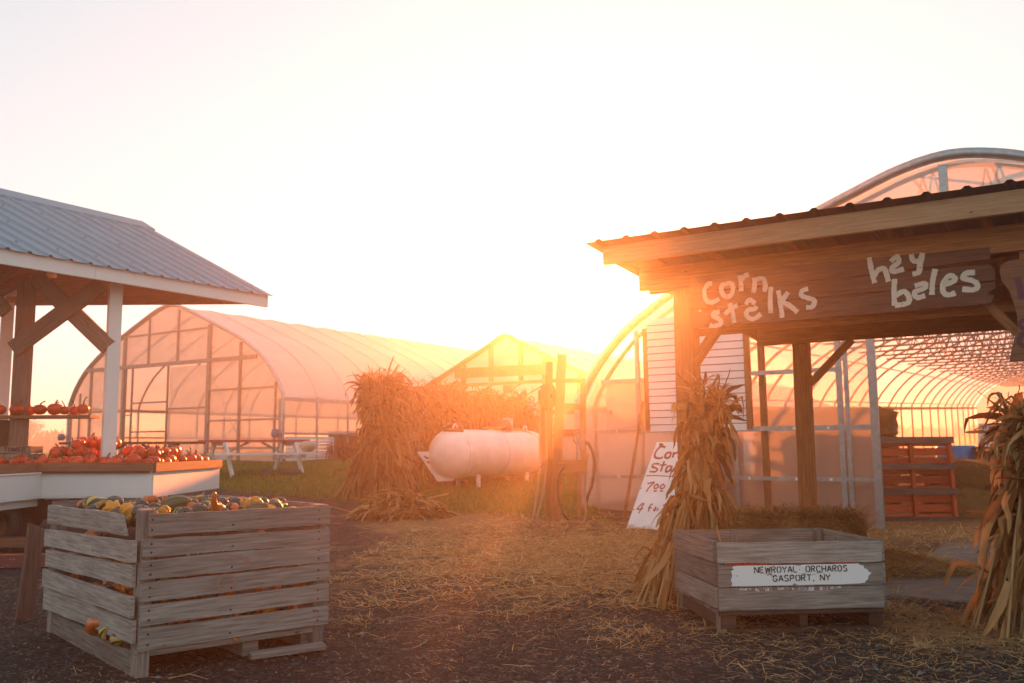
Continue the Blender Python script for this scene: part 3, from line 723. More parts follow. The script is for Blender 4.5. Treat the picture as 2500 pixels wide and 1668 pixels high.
def fpost(name, x, y, z0, z1, wd, mat='white', a=YAW):
    b = fb(); b.beam((x, y, z0), (x, y, z1), wd, wd, (math.sin(a), math.cos(a), 0)); return b.build(name, M[mat], FS, .004)
fpost('post', -4.88, 10.95, .86, 3.12, .15)
fpost('post', -5.99, 10.98, .86, 3.2, .2, 'pinkish')
fpost('post', -6.9, 12.2, .86, 3.1, .15)
for q0, q1, wd in (((-4.98, 10.80, 3.1), (-6.02, 10.80, 2.3), .2), ((-5.85, 10.87, 3.22), (-4.90, 10.87, 2.33), .2), ((-6.12, 10.80, 2.75), (-6.6, 10.80, 3.3), .16)):
    b = fb(); b.beam(q0, q1, wd, .05, (0, 1, 0)); b.build('brace', M['pinkish'], FS)
# roof: eaves run with the greenhouses, the far gable edge lies square to the wagon
d = DY.copy(); Ec = Vector((-3.42, 12.46, 0)); gx = Vector((-1.83, 0, 0)); L = 6.0
zE, zRg = 3.245, 4.26
def rp(t, s_, lift=0): # t metres back from the far end, s_ 0 at the near eave, 1 ridge, 2 far eave
    z = zE+(zRg-zE)*(s_ if s_ <= 1 else 2-s_)
    return Ec-d*t+gx*s_+Vector((0, 0, z+lift))
b = fb()
vs = []; fs = []; prof = []; t = -.03
while t < L: prof += [(t, 0), (t+.155, 0), (t+.175, .024), (t+.2, .024), (t+.22, 0)]; t += .235
for s_ in (-.045, 1.0):
    for t, h in prof: vs.append(rp(t, s_, h+.01))
n = len(prof)
fs = [(i, i+1, n+i+1, n+i) for i in range(n-1)]
b.add(vs, fs, [[(0, 0)]*4]*len(fs))
vs2 = [rp(t, s_, .01) for s_ in (1.0, 2.04) for t in (-.03, L)]
b.add(vs2, [(0, 1, 3, 2)], [[(0, 0)]*4])
b.build('roof_sheet', M['roofsky'], FS)
b = fb()
t = -.03
while t < L:
    for s_ in (.1, .42, .72):
        p = rp(t+.08, s_, .014); b.lathe([(.0, .012), (.012, .008), (.014, 0)], 6, c=p)
    t += .47
b.build('roof_screw', M['steeld'], FS)
b = fb()
for s0, s1 in ((.9, 1.0), (1.0, 1.1)):
    b.add([rp(-.04, s0, .035), rp(L, s0, .035), rp(L, s1, .05), rp(-.04, s1, .05)], [(0, 1, 2, 3)], [[(0, 0)]*4])
    b.add([rp(-.04, s0, .012), rp(L, s0, .012), rp(L, s0, .035), rp(-.04, s0, .035)], [(0, 1, 2, 3)], [[(0, 0)]*4])
b.build('ridge_cap', M['roofsky'], FS)
b = fb()
b.beam(rp(0, 0, -.105), rp(2.6, 0, -.105), .035, .17); b.beam(rp(2.603, 0, -.107), rp(L, 0, -.107), .035, .17)
b.beam(rp(.02, .03, -.09), rp(.02, 1, -.09), .035, .15); b.beam(rp(.02, 1, -.09), rp(.02, 2, -.09), .035, .15)
b.beam(rp(0, 2, -.105), rp(L, 2, -.105), .035, .17)
b.build('fascia_board', M['white'], FS, .002)
b = fb()
for k in range(9):
    z0 = 3.085+.13*k
    f = min(1, max(0, (zRg-.08-(z0+.13))/(zRg-zE)))
    if f < .06: continue
    q = Ec+gx+Vector((0, 0, 0))-d*.12
    b.beam(q-gx*f*.98+Vector((0, 0, z0+.065)), q+gx*f*.98+Vector((0, 0, z0+.065)), .02, .128)
b.build('gable_boards', M['pinkish'], FS)
b = fb()
for k in range(8):
    t = .5+.7*k
    for sa, sbb in ((.04, .97), (1.96, 1.03)): b.beam(rp(t, sa, -.07), rp(t, sbb, -.07), .04, .1)
b.build('rafter', M['pinkish'], FS)
b = fb()
for k in range(11):
    s_ = .05+.09*k
    for q, sg in ((s_, 1), (2-s_, -1)):
        nr = d.cross(gx*sg+Vector((0, 0, zRg-zE))).normalized(); nr = nr if nr.z > 0 else -nr
        b.beam(rp(.15, q, -.03), rp(L, q, -.03), .15, .016, nr)
b.build('roof_boards', M['pinkish'], FS)
b = fb(); b.beam((-9.0, 10.93, 1.49), (-5.05, 10.93, 1.49), .26, .04); b.build('shelf', M['rail'], FS, .003)
for x in (-6.12, -7.9):
    b = fb(); b.box((x, 11.05, 1.16), (.26, .2, .6)); b.build('shelf_support', M['darkwood'], FS)

# ------------------------------------------------------------------ pumpkins and gourds
def gourd_mesh(name, prof, mat, n=20, ribs=10, depth=.07, bend=0., stem=None, curl=.5, sm='stem', flat=0):
    b = MB()
    b.lathe(prof, n, (lambda a, q: 1-depth*abs(math.cos(a*ribs/2))**3) if ribs else None)
    zm = max(z for r, z in prof)
    if bend:
        b.v = [(x+bend*(max(0, z)/zm)**2*zm, y, z) for x, y, z in b.v]
    o = b.build(name, mat)
    if stem:
        L, r = stem; b = MB(); pts = []
        for k in range(6):
            q = k/5; pts.append((curl*L*q*q+bend*zm, .15*L*q*q, zm-.012+L*q*(1-.35*q*curl)))
        b.tube(pts, [r*1.7, r*1.1, r*.9, r*.8, r*.8, r], 6); b.build('stem', M[sm], o)
    return o
def pk(s, f=1.0): return [(.004, -.72*s*f+.02*s), (.35*s, -.80*s*f), (.72*s, -.62*s*f), (.95*s, -.25*s*f), (1.0*s, .08*s*f), (.9*s, .45*s*f), (.62*s, .72*s*f), (.3*s, .80*s*f), (.1*s, .74*s*f), (.004, .72*s*f)]
PUM = []
def pum_proto(s, f, stem, curl):
    o = gourd_mesh('pumpkin', pk(s, f), M['pumpkin'], 20, 10, .07, 0, stem, curl); return o
PP = [pum_proto(.08, .92, (.075, .010), .7), pum_proto(.074, 1.0, (.08, .009), -.5), pum_proto(.086, .86, (.06, .011), .3), pum_proto(.07, .98, (.11, .009), .25)]
PLAB = 'small orange pumpkin heaped with many others on the farm stand tray'
used = set()
def put_pumpkin(loc, rot, label, group, proto=None, s=1.0):
    k = proto if proto is not None else rnd.randrange(4)
    o = PP[k] if k not in used else copy_tree(PP[k]); used.add(k)
    o.location = loc; o.rotation_euler = rot; o.scale = (s, s, s)
    return tag(o, label, 'pumpkin', group)
heap = []
def heap_h(x, y):
    """how high the heap stands over the tray"""
    h = 0
    if x/y < -.435: h = max(h, .31*min(1, max(0, (y-10.62)/.75))*min(1, (-.42*y-x)/.3)*(1 if x > -5.5 else max(0, 1-(-5.5-x)/.32)))
    if abs(x/y+.395) < .03 and y > 10.9: h = max(h, .13)
    return h
lay = 0; z = .95
while lay < 4:
    y = 10.53+(lay % 2)*.07
    while y < 12.55:
        x = XR-.11-(lay % 2)*.08
        lim = -6.3 if lay < 1 else -5.78
        while x > lim:
            xx, yy = x+rnd.uniform(-.025, .025), y+rnd.uniform(-.025, .025)
            zz = z+rnd.uniform(-.02, .02)
            ok = (lay == 0 or heap_h(xx, yy) > lay*.115) and not (abs(xx+4.88) < .16 and abs(yy-10.95) < .18) and not (abs(xx+5.99) < .2 and abs(yy-10.98) < .2)
            if lay == 0 and yy > 11.2 and xx < -4.9: ok = False
            if lay == 1 and yy > 11.6: ok = ok and xx < -5.2 and yy < 11.8
            if -6.3 < xx < -5.72 and 10.6 < yy < 11.3 : ok = ok and (lay == 0 and yy < 10.75)
            if ok: heap.append((xx, yy, zz))
            x -= rnd.uniform(.155, .185)
        y += rnd.uniform(.15, .18)
    lay += 1; z += .115
for (x, y, z) in heap:
    tilt = .25 if z < .96 else .95
    put_pumpkin((x, y, z), (rnd.uniform(-tilt, tilt), rnd.uniform(-tilt, tilt), rnd.uniform(0, 6.28)), PLAB, 'pumpkins on the farm stand tray', None, rnd.uniform(.72, 1.2))
shelf = [(-6.17, 'pumpkin half hidden at the left picture edge of the shelf', 1), (-5.965, 'left pumpkin of the pair before the thick white post on the shelf', 0), (-5.87, 'right pumpkin of the pair before the thick white post on the shelf', 1),
         (-5.685, 'curved stem pumpkin at left of the middle cluster on the shelf', 0), (-5.575, 'pumpkin touching its curved stem neighbour on the shelf', 0), (-5.50, 'widest pumpkin in the middle of the shelf cluster', 2),
         (-5.39, 'smallest pumpkin on the shelf, fourth of the middle cluster', 1), (-5.325, 'rightmost pumpkin of the middle cluster on the shelf', 1), (-5.165, 'lone tall stemmed pumpkin near the right end of the shelf', 3)]
for k, (x, lab, pr) in enumerate(shelf):
    sc = (1.0, 1.05, .9, 1.0, .95, 1.1, .82, .85, 1.05)[k]
    put_pumpkin((x, 10.86+(.12 if k in (2, 4, 7) else 0), 1.515+.062*sc), (0, 0, rnd.uniform(-.6, .6)), lab, 'pumpkins on the shelf', pr, sc)

# small crate with stencilled name on the stand
SC_ = thing('wooden_crate', 'grey slatted crate stencilled with a name, sitting on the farm stand tray among pumpkins', 'crate', (-6.0, 10.76, .865))
b = MB()
for z in (.05, .145, .235): b.beam((-.32, 0, z), (.27, 0, z), .018, .08); b.beam((-.32, .3, z), (.27, .3, z), .018, .08)
for x in (-.32, .27):
    for z in (.05, .145, .235): b.beam((x, .01, z), (x, .29, z), .018, .08)
cr = b.build('slats', M['grey2'], SC_)
b = MB()
for x in (-.29, .24): b.box((x, .03, .14), (.04, .03, .28))
b.build('corner_post', M['grey2'], SC_)

# stroke alphabet for stencils: gaps left as in a cut stencil
A = {'N': [[(0, 0), (0, .45)], [(0, .55), (0, 1)], [(.05, .95), (.52, .05)], [(.58, 0), (.58, 1)]], 'E': [[(0, 0), (0, .45)], [(0, .55), (0, 1)], [(.12, 0), (.5, 0)], [(.12, .5), (.4, .5)], [(.12, 1), (.5, 1)]],
     'W': [[(0, 1), (.15, 0)], [(.2, .1), (.33, .85)], [(.4, .85), (.5, .1)], [(.55, 0), (.72, 1)]], 'R': [[(0, 0), (0, 1)], [(.12, 1), (.4, .97), (.5, .78), (.4, .57), (.12, .52)], [(.25, .45), (.5, 0)]],
     'O': [[(.22, 1), (.05, .85), (0, .5), (.05, .15), (.22, 0)], [(.34, 0), (.5, .15), (.56, .5), (.5, .85), (.34, 1)]], 'Y': [[(0, 1), (.25, .5)], [(.58, 1), (.32, .5)], [(.28, 0), (.28, .42)]],
     'A': [[(0, 0), (.25, 1)], [(.33, 1), (.58, 0)], [(.17, .35), (.42, .35)]], 'L': [[(0, .1), (0, 1)], [(.08, 0), (.48, 0)]], 'C': [[(.52, .8), (.4, .97), (.28, 1)], [(.2, 1), (.05, .85), (0, .5), (.05, .15), (.2, 0)], [(.28, 0), (.4, .03), (.52, .2)]],
     'H': [[(0, 0), (0, 1)], [(.55, 0), (.55, 1)], [(.1, .5), (.45, .5)]], 'D': [[(0, 0), (0, 1)], [(.14, 1), (.42, .9), (.53, .5), (.42, .1), (.14, 0)]], 'S': [[(.5, .85), (.35, 1), (.12, .97), (.03, .75), (.2, .57)], [(.3, .5), (.5, .32), (.45, .06), (.2, 0), (.02, .15)]],
     'G': [[(.52, .8), (.4, .97), (.25, 1), (.05, .85), (0, .5)], [(0, .42), (.06, .12), (.25, 0), (.5, .1), (.5, .42)], [(.3, .42), (.5, .42)]], 'P': [[(0, 0), (0, 1)], [(.12, 1), (.4, .97), (.52, .75), (.4, .5), (.12, .46)]], 'T': [[(0, 1), (.56, 1)], [(.28, 0), (.28, .9)]],
     ',': [[(.1, .12), (.1, .0), (.03, -.14)]], '.': [[(.05, .45), (.12, .45)]], 'V': [[(0, 1), (.25, 0)], [(.33, 0), (.58, 1)]], ' ': [],
     'g': [[(.5, .85), (.3, 1), (.08, .85), (0, .5), (.1, .1), (.35, 0), (.55, .2), (.55, .45), (.3, .45)]], 'r': [[(0, 0), (0, .6)], [(0, .4), (.15, .58), (.32, .6)]], 'o': [[(.2, .6), (.02, .45), (.02, .15), (.2, 0), (.38, .15), (.38, .45), (.2, .6)]], 'w': [[(0, .6), (.12, 0), (.25, .5), (.38, 0), (.5, .6)]]}
def text(b, s_, x0, z0, hh, wd, o, ux, uy, kx=1.0, gap=.2, total=None):
    adv = []
    for ch in s_: adv.append(.35 if ch == ' ' else (.3 if ch in ',.' else .72 if ch == 'W' else .58))
    if total: kx = total/((sum(adv)+gap*(len(s_)-1))*hh)
    x = x0; n = 0
    for ch, a_ in zip(s_, adv):
        for st in A[ch]:
            b.stroke([(x+p[0]*hh*kx, z0+p[1]*hh) for p in st], wd, o, ux, uy, .0004*(n % 3), True, .05); n += 1
        x += (a_+gap)*hh*kx
b = MB(); text(b, 'DAVE TOWER', -.27, .215, .045, .012, (0, -.0095, 0), (1, 0, 0), (0, 0, 1), total=.5); b.build('lettering', M['stencil'], cr)

# ------------------------------------------------------------------ big slatted crate of gourds
CA = Vector((-1.83, 4.51, 0)); ya = R(41.4)
BIN = thing('apple_bin', 'tall grey slatted wooden bin full of mixed gourds in the left foreground', 'bin', CA, (0, 0, ya))
LA, LB = 1.03, 1.56
def bbox(): return MB()
b = MB()   # front face: six boards along local x at y = 0
def fboard(z0, z1, zr0, zr1, y=-.012, x0=.0, x1=LA):
    """a board whose left end spans z0..z1 and right end zr0..zr1, with slightly ragged edges"""
    n = 10; lo = []; hi = []
    for i in range(n+1):
        q = i/n; x = x0+(x1-x0)*q
        lo.append((x, z0+(zr0-z0)*q+rnd.uniform(-.003, .003))); hi.append((x, z1+(zr1-z1)*q+rnd.uniform(-.003, .003)))
    b.sheet(lo+hi[::-1], (0, y, 0), (1, 0, 0), (0, 0, 1), .02)
    u = rnd.random()*20; v = rnd.random()*20
zz = [(.127, .232), (.246, .343), (.357, .452), (.464, .560), (.572, .660), (.676, .783)]
for k, (a, c) in enumerate(zz):
    dz = rnd.uniform(-.010, .010); fboard(a, c-.002, a+dz, c+dz-.004+(.012 if k == 3 else 0), -.022, .004 if k != 5 else .03, LA+.01)
b.build('front_panel', M['grey'], BIN)
b = MB()
for k, (a, c) in enumerate(zz): 
    for x in (.045, LA-.06, LA*.45):
        for q in (.25, .72):
            if x != LA*.45 or q < .5: b.lathe([(.0, .004), (.006, .003), (.006, 0)], 6, c=(0, 0, 0)); b.v[-18:] = [(x+rnd.uniform(-.01, .01)*0+p[0], -.0235-p[2]*.5, a+(c-a)*q+p[1]) for p in b.v[-18:]]
tag(b.build('nail', M['darkwood'], BIN), kind='stuff')
b = MB(); pts = []
for k in range(15):
    an = 2*math.pi*k/14; pts.append((.435+.048*math.cos(an), .408+.040*math.sin(an)))
b.stroke(pts, .016, (0, -.0225, 0), (1, 0, 0), (0, 0, 1), .0, False, .25)
b.stroke([(.42, .52), (.5, .535), (.56, .51)], .02, (0, -.0225, 0), (1, 0, 0), (0, 0, 1), .0, True, .3)
b.build('chalk_mark', M['faintred'], BIN)
# left face (local x = 0): five boards, sagging towards the far end
b = MB()
lb = [(.165, .272, .135, .262), (.285, .385, .27, .37), (.43, .532, .387, .487), (.548, .652, .512, .612), (.668, .775, .648, .757)]
for k, (n0, n1, f0, f1) in enumerate(lb):
    y0 = -.0 if k in (0, 3) else .035 if k == 2 else .0
    pn = []; pf = []; m = 10
    if k == 4: y0 = .16
    for i in range(m+1):
        q = i/m; y = y0+(LB+.01-y0)*q
        pn.append((y, n0+(f0-n0)*q+rnd.uniform(-.003, .003))); pf.append((y, n1+(f1-n1)*q+rnd.uniform(-.003, .003)))
    pf = pf[::-1]
    if k == 4: pf[-1] = (y0+.09, n1-.0)
    b.sheet([(-p, q) for p, q in pn+pf], (-.024-(.012 if k in (1, 3) else 0), 0, 0), (0, -1, 0), (0, 0, 1), .02)
b.build('side_panel', M['grey'], BIN)
b = MB()
for k, (a, c) in enumerate(zz):
    b.beam((LA+.012, .02, (a+c)/2), (LA+.012, LB, (a+c)/2), .02, c-a-.006); b.beam((0, LB+.012, (a+c)/2), (LA, LB+.012, (a+c)/2), .02, c-a-.006)
b.build('back_panel', M['grey2'], BIN)
for x, y in ((.035, .045), (LA-.04, .04), (.035, LB-.04), (LA-.04, LB-.04)):
    b = MB(); b.beam((x, y, -.01), (x, y, {(.035, .045): .80, (.035, LB-.04): .745}.get((x, y), .78)), .065, .085, (0, 1, 0)); b.build('corner_post', M['grey2'], BIN, .004)
b = MB()
b.sheet([(.0, 0), (.0, -.16), (.12, 0)], (.07, LB-.08, .12), (0, -1, 0), (0, 0, 1), .03); b.sheet([(0, .63), (.1, .8), (0, .8)], (.068, .085, 0), (0, 1, 0), (0, 0, 1), .03)
b.sheet([(0, 0), (-.14, 0), (0, .14)], (LA-.07, LB-.02, .66), (1, 0, 0), (0, 0, 1), .03); b.build('corner_block', M['grey2'], BIN)
b = MB()
for k in range(9): b.box((LA/2, .1+.17*k, .098), (LA-.02, .15, .018))
b.build('bin_floor', M['grey2'], BIN)
b = MB()
for x in (.62, LA-.07): b.beam((x, .06, .045), (x, LB-.06, .045), .09, .085)
b.beam((.0, .02, .108), (LA, .02, .1), .03, .03)
b.beam((.015, .09, .05), (.015, LB-.1, .06), .02, .12)
b.build('skid', M['grey2'], BIN, .003)

def binpt(x, y, z): 
    c, s_ = math.cos(ya), math.sin(ya); return (CA.x+c*x-s_*y, CA.y+s_*x+c*y, z)
def wavy(prof, j): return prof
kinds = {
 'acorn': dict(prof=pk(.075, 1.05), mat='acorn', ribs=10, depth=.12, stem=(.025, .006), curl=.3),
 'globe': dict(prof=pk(.085, .95), mat='acorn', ribs=0, depth=0, stem=(.02, .007), curl=.4),
 'striped': dict(prof=[(.004, -.055), (.045, -.05), (.066, -.02), (.062, .015), (.042, .05), (.03, .085), (.022, .11), (.006, .122)], mat='striped', ribs=10, depth=.08, bend=.25, stem=(.035, .005), curl=.8),
 'crook': dict(prof=[(.004, -.06), (.05, -.055), (.068, -.02), (.055, .02), (.03, .06), (.026, .11), (.024, .15), (.005, .17)], mat='orangeg', ribs=0, bend=.55, stem=(.02, .006), curl=.6),
 'log': dict(prof=[(.004, -.1), (.035, -.092), (.047, -.05), (.045, 0), (.047, .05), (.036, .092), (.004, .1)], mat='orangeg', ribs=12, depth=.05, stem=(.02, .006), curl=.4),
 'golden': dict(prof=[(.004, -.05), (.055, -.055), (.09, -.02), (.095, .01), (.07, .04), (.03, .05), (.004, .045)], mat='yellowg', ribs=7, depth=.42, stem=(.03, .006), curl=.6),
 'bicolour': dict(prof=pk(.072, .85), mat='bicolour', ribs=8, depth=.1, stem=(.03, .006), curl=.7),
 'melon': dict(prof=[(.004, -.12), (.05, -.1), (.078, -.04), (.08, .02), (.06, .08), (.03, .12), (.004, .13)], mat='striped2', ribs=9, depth=.12, stem=(.03, .006), curl=.5),
}
M['striped2'] = fruit('green_ribbed_gourd', (.07, .08, .02), (.14, .13, .03), (.035, .05, .015), 9, 10)
GP = {}
NM = {'acorn': 'acorn_squash', 'globe': 'round_squash', 'striped': 'striped_gourd', 'crook': 'crookneck_gourd', 'log': 'long_gourd', 'golden': 'ruffled_gourd', 'bicolour': 'turban_gourd', 'melon': 'ribbed_gourd'}
for k, q in kinds.items():
    GP[k] = [gourd_mesh(NM[k], q['prof'], M[q['mat']], 24, q.get('ribs', 0), q.get('depth', 0), q.get('bend', 0), q['stem'], q['curl']), False]
def put_gourd(k, loc, rot, label, s=1.0, group='gourds in the tall grey bin'):
    o, u_ = GP[k]
    if u_: o = copy_tree(o)
    GP[k][1] = True
    o.location = loc; o.rotation_euler = rot; o.scale = (s, s, s)
    return tag(o, label, 'gourd' if k not in ('acorn', 'globe') else 'squash', group)
top = [ # kind, x, y (bin), z, scale, rot, label
 ('striped', .13, 1.20, .735, .80, (0, 1.2, 1.0), 'yellow and green striped gourd at the left end of the bin heap'),
 ('bicolour', .11, 1.30, .725, .62, (.4, 0, 0), 'orange and dark green gourd at the far left corner of the bin'),
 ('globe', .20, 1.03, .74, .62, (.3, .2, 0), 'large round dark green squash beside the striped gourd in the bin'),
 ('golden', .13, .82, .715, .72, (1.1, .2, .8), 'ruffled golden gourd right of the large dark green squash'),
 ('golden', .17, .68, .705, .70, (.9, -.3, 2.3), 'ruffled golden gourd lying open just left of the near dark squash'),
 ('log', .40, 1.02, .745, .62, (0, 1.5, -.6), 'bumpy orange sausage shaped gourd lying on top of the bin heap'),
 ('globe', .16, .47, .715, .62, (.2, .3, 0), 'dark green squash close behind the near corner post of the bin'),
 ('acorn', .25, .72, .73, .55, (.5, .2, 0), 'dark ribbed squash tucked under the orange sausage gourd'),
 ('bicolour', .14, .26, .715, .62, (.6, .2, 1.0), 'orange gourd with green flecks right behind the near corner post'),
 ('bicolour', .24, .36, .715, .62, (-.5, .4, 2.0), 'orange and grey green gourd second from the near corner'),
 ('melon', .38, .56, .735, .72, (0, 1.35, .5), 'long green ribbed gourd with orange end in the middle of the heap'),
 ('crook', .46, .50, .715, .6, (0, 1.3, .5), 'orange crookneck gourd poking out beside the green ribbed gourd'),
 ('acorn', .38, .22, .72, .62, (.2, .4, 0), 'small ribbed dark squash at the front board of the bin'),
 ('acorn', .28, .16, .71, .6, (.9, .3, 0), 'dark green squash lowest against the front board'),
 ('crook', .50, .26, .715, .62, (.5, -.9, .6), 'orange horn shaped gourd standing up in the right half of the bin'),
 ('bicolour', .57, .22, .715, .6, (.3, .5, 1.6), 'orange gourd against the front board right of the horn gourd'),
 ('acorn', .60, .44, .725, .62, (.7, .5, .4), 'dark brown green ribbed squash before the back corner post'),
 ('acorn', .67, .40, .725, .58, (.2, .5, 1.4), 'dark squash to the right of its twin by the back corner post'),
 ('golden', .66, .24, .715, .6, (1.2, 0, .3), 'golden gourd wedged under the dark squashes at right'),
 ('golden', .74, .27, .725, .62, (.9, .3, 1.9), 'bright golden gourd with brown blemish at right of the heap'),
 ('globe', .80, .34, .725, .48, (.5, .6, 0), 'small dark round squash near the right end of the heap'),
 ('bicolour', .81, .20, .72, .55, (1.2, .2, 1.0), 'orange gourd near the right end of the front board'),
 ('golden', .74, .10, .712, .36, (.3, .2, .4), 'tiny yellow gourd last at the right end of the heap'),
]
for k, x, y, z, s_, rt, lab in top: put_gourd(k, binpt(x, y, z+.035+.03*x), rt, lab, s_*1.0)
kk = list(kinds)
for i in range(150):
    x = .08+.88*((i*37) % 150)/150; y = .09+1.38*((i*61) % 150)/150
    put_gourd(kk[rnd.randrange(8)], binpt(x, y, .72+rnd.uniform(-.02, .025)+.025*x), (rnd.uniform(0, 3), rnd.uniform(0, 3), rnd.uniform(0, 6)), 'small gourd in the layer beneath the top gourds of the tall grey bin', rnd.uniform(.42, .62), 'gourds under the top layer of the bin')
ks = list(kinds)
for i in range(110):   # lower layers seen through the slots
    if i < 60: x = .08+.87*((i*7) % 60)/60; y = .09+rnd.uniform(0, .04)
    else: x = .08+rnd.uniform(0, .04); y = .18+1.28*((i*7) % 50)/50
    z = .16+.072*(i % 7)
    k = ('crook', 'bicolour', 'bicolour', 'golden', 'log', 'striped', 'bicolour')[rnd.randrange(7)]
    put_gourd(k, binpt(x, y, z), (rnd.uniform(0, 3), rnd.uniform(0, 3), rnd.uniform(0, 6)), 'gourd glimpsed through the slots between the boards of the tall grey bin', .66, 'gourds behind the slots of the bin')
put_gourd('crook', binpt(-.005, .62, .165), (1.3, 0, R(10)), 'bright orange crookneck gourd sticking out of the low gap of the bin', .8)
put_gourd('striped', binpt(-.01, .42, .155), (.9, .3, 0), 'rounder striped gourd in the low gap beside the orange crookneck', .6)
put_gourd('striped', binpt(-.005, .25, .15), (1.4, .4, .6), 'striped gourd nearest the front corner in the low gap of the bin', .6)
put_gourd('melon', binpt(.06, .85, .17), (0, 1.4, .6), 'dull green gourd at the far end of the low gap of the bin', .55)

# ------------------------------------------------------------------ stencilled bin on the right
CBN = Vector((1.21, 5.47, 0)); yb = R(5.6)
RB = thing('apple_bin', 'low grey wooden bin with white stencilled label on a pallet base in the right foreground', 'bin', CBN, (0, 0, yb))
LA2, LB2 = 1.02, .85
rows = [(.135, .262), (.268, .392), (.402, .525)]
b = MB()
for k, (a, c) in enumerate(rows):
    lo = []; hi = []
    for i in range(13):
        x = LA2*i/12; dz = -.004*i/12
        lo.append((x, a+dz+rnd.uniform(-.0015, .0015)+(.006 if k == 2 and i < 4 else 0))); hi.append((x, c+dz+rnd.uniform(-.0015, .0015)))
    b.sheet(lo+hi[::-1], (0, -.012, 0), (1, 0, 0), (0, 0, 1), .022)
fp = b.build('front_panel', M['grey'], RB)
b = MB()
for k, (a, c) in enumerate(rows):
    b.beam((-.012, .0, (a+c)/2+.012), (-.012, LB2, (a+c)/2), .022, c-a-.004); b.beam((LA2+.012, .0, (a+c)/2), (LA2+.012, LB2, (a+c)/2), .022, c-a-.006)
    b.beam((0, LB2, (a+c)/2), (LA2, LB2, (a+c)/2), .022, c-a-.004)
b.build('side_panel', M['grey2'], RB)
for x, y in ((.03, .04), (LA2-.03, .04), (.03, LB2-.04), (LA2-.03, LB2-.04), (.4, LB2-.02)):
    b = MB(); b.beam((x, y, .0), (x, y, .52), .05, .06 if x != .4 else .02, (0, 1, 0)); b.build('corner_post', M['grey2'], RB, .003)
b = MB()
for k in range(6): b.box((LA2/2, .08+.14*k, .118), (LA2, .12, .018))
b.build('bin_floor', M['grey2'], RB)
b = MB()
b.beam((.0, .0, .112), (LA2, .0, .112), .02, .022)
for x in (.06, .52, LA2-.05): b.beam((x, .0, .062), (x, LB2, .062), .05 if x == .52 else .09, .075)
b.beam((.05, .01, .012), (LA2-.02, .01, .012), .09, .022); b.beam((.05, LB2-.05, .012), (LA2-.02, LB2-.05, .012), .09, .022)
b.build('pallet_base', M['darkwood'], RB, .003)
b = MB()
pt = [(.075, .392-.118)]
pt = [(.078, .273), (.20, .270), (.34, .272), (.45, .271), (.465, .283), (.485, .271), (.6, .272), (.75, .270), (.82, .272), (.87, .273), (.905, .277), (.912, .29), (.925, .297), (.928, .315), (.948, .334), (.93, .342), (.922, .356), (.904, .362), (.90, .377), (.885, .38), (.865, .390), (.7, .390), (.52, .389), (.5, .384), (.46, .389), (.3, .390), (.12, .390), (.095, .388), (.085, .378), (.098, .37), (.08, .36), (.086, .33), (.076, .31), (.084, .29)]
b.sheet(pt, (0, -.0135, 0), (1, 0, 0), (0, 0, 1), 0)
lp = b.build('painted_label', M['whitew'], fp)
b = MB()
pt = [(.1, .259), (.12, .25), (.18, .246), (.25, .238), (.33, .242), (.4, .247), (.5, .24), (.56, .236), (.66, .242), (.72, .249), (.80, .252), (.84, .259)]
b.sheet(pt, (0, -.0135, 0), (1, 0, 0), (0, 0, 1), 0)
b.build('paint_remnant', M['fadew'], fp)
b = MB()
text(b, 'NEWROYAL. ORCHARDS', .222, .347, .034, .0065, (0, -.0135, 0), (1, 0, 0), (0, 0, 1), total=.575)
text(b, 'GASPORT, NY', .335, .296, .034, .0065, (0, -.0135, 0), (1, 0, 0), (0, 0, 1), total=.352)
b.build('lettering', M['stencil'], lp)
for k in range(6):
    x = .16+.14*k; y = .14+.08*(k % 2)
    c, s_ = math.cos(yb), math.sin(yb)
    put_pumpkin((CBN.x+c*x-s_*y, CBN.y+s_*x+c*y, .335+.012*(k % 3)), (rnd.uniform(-1, 1), rnd.uniform(-1, 1), 0), 'orange pumpkin seen through the top slot of the stencilled bin', 'pumpkins in the stencilled bin', k % 3, 1.1)

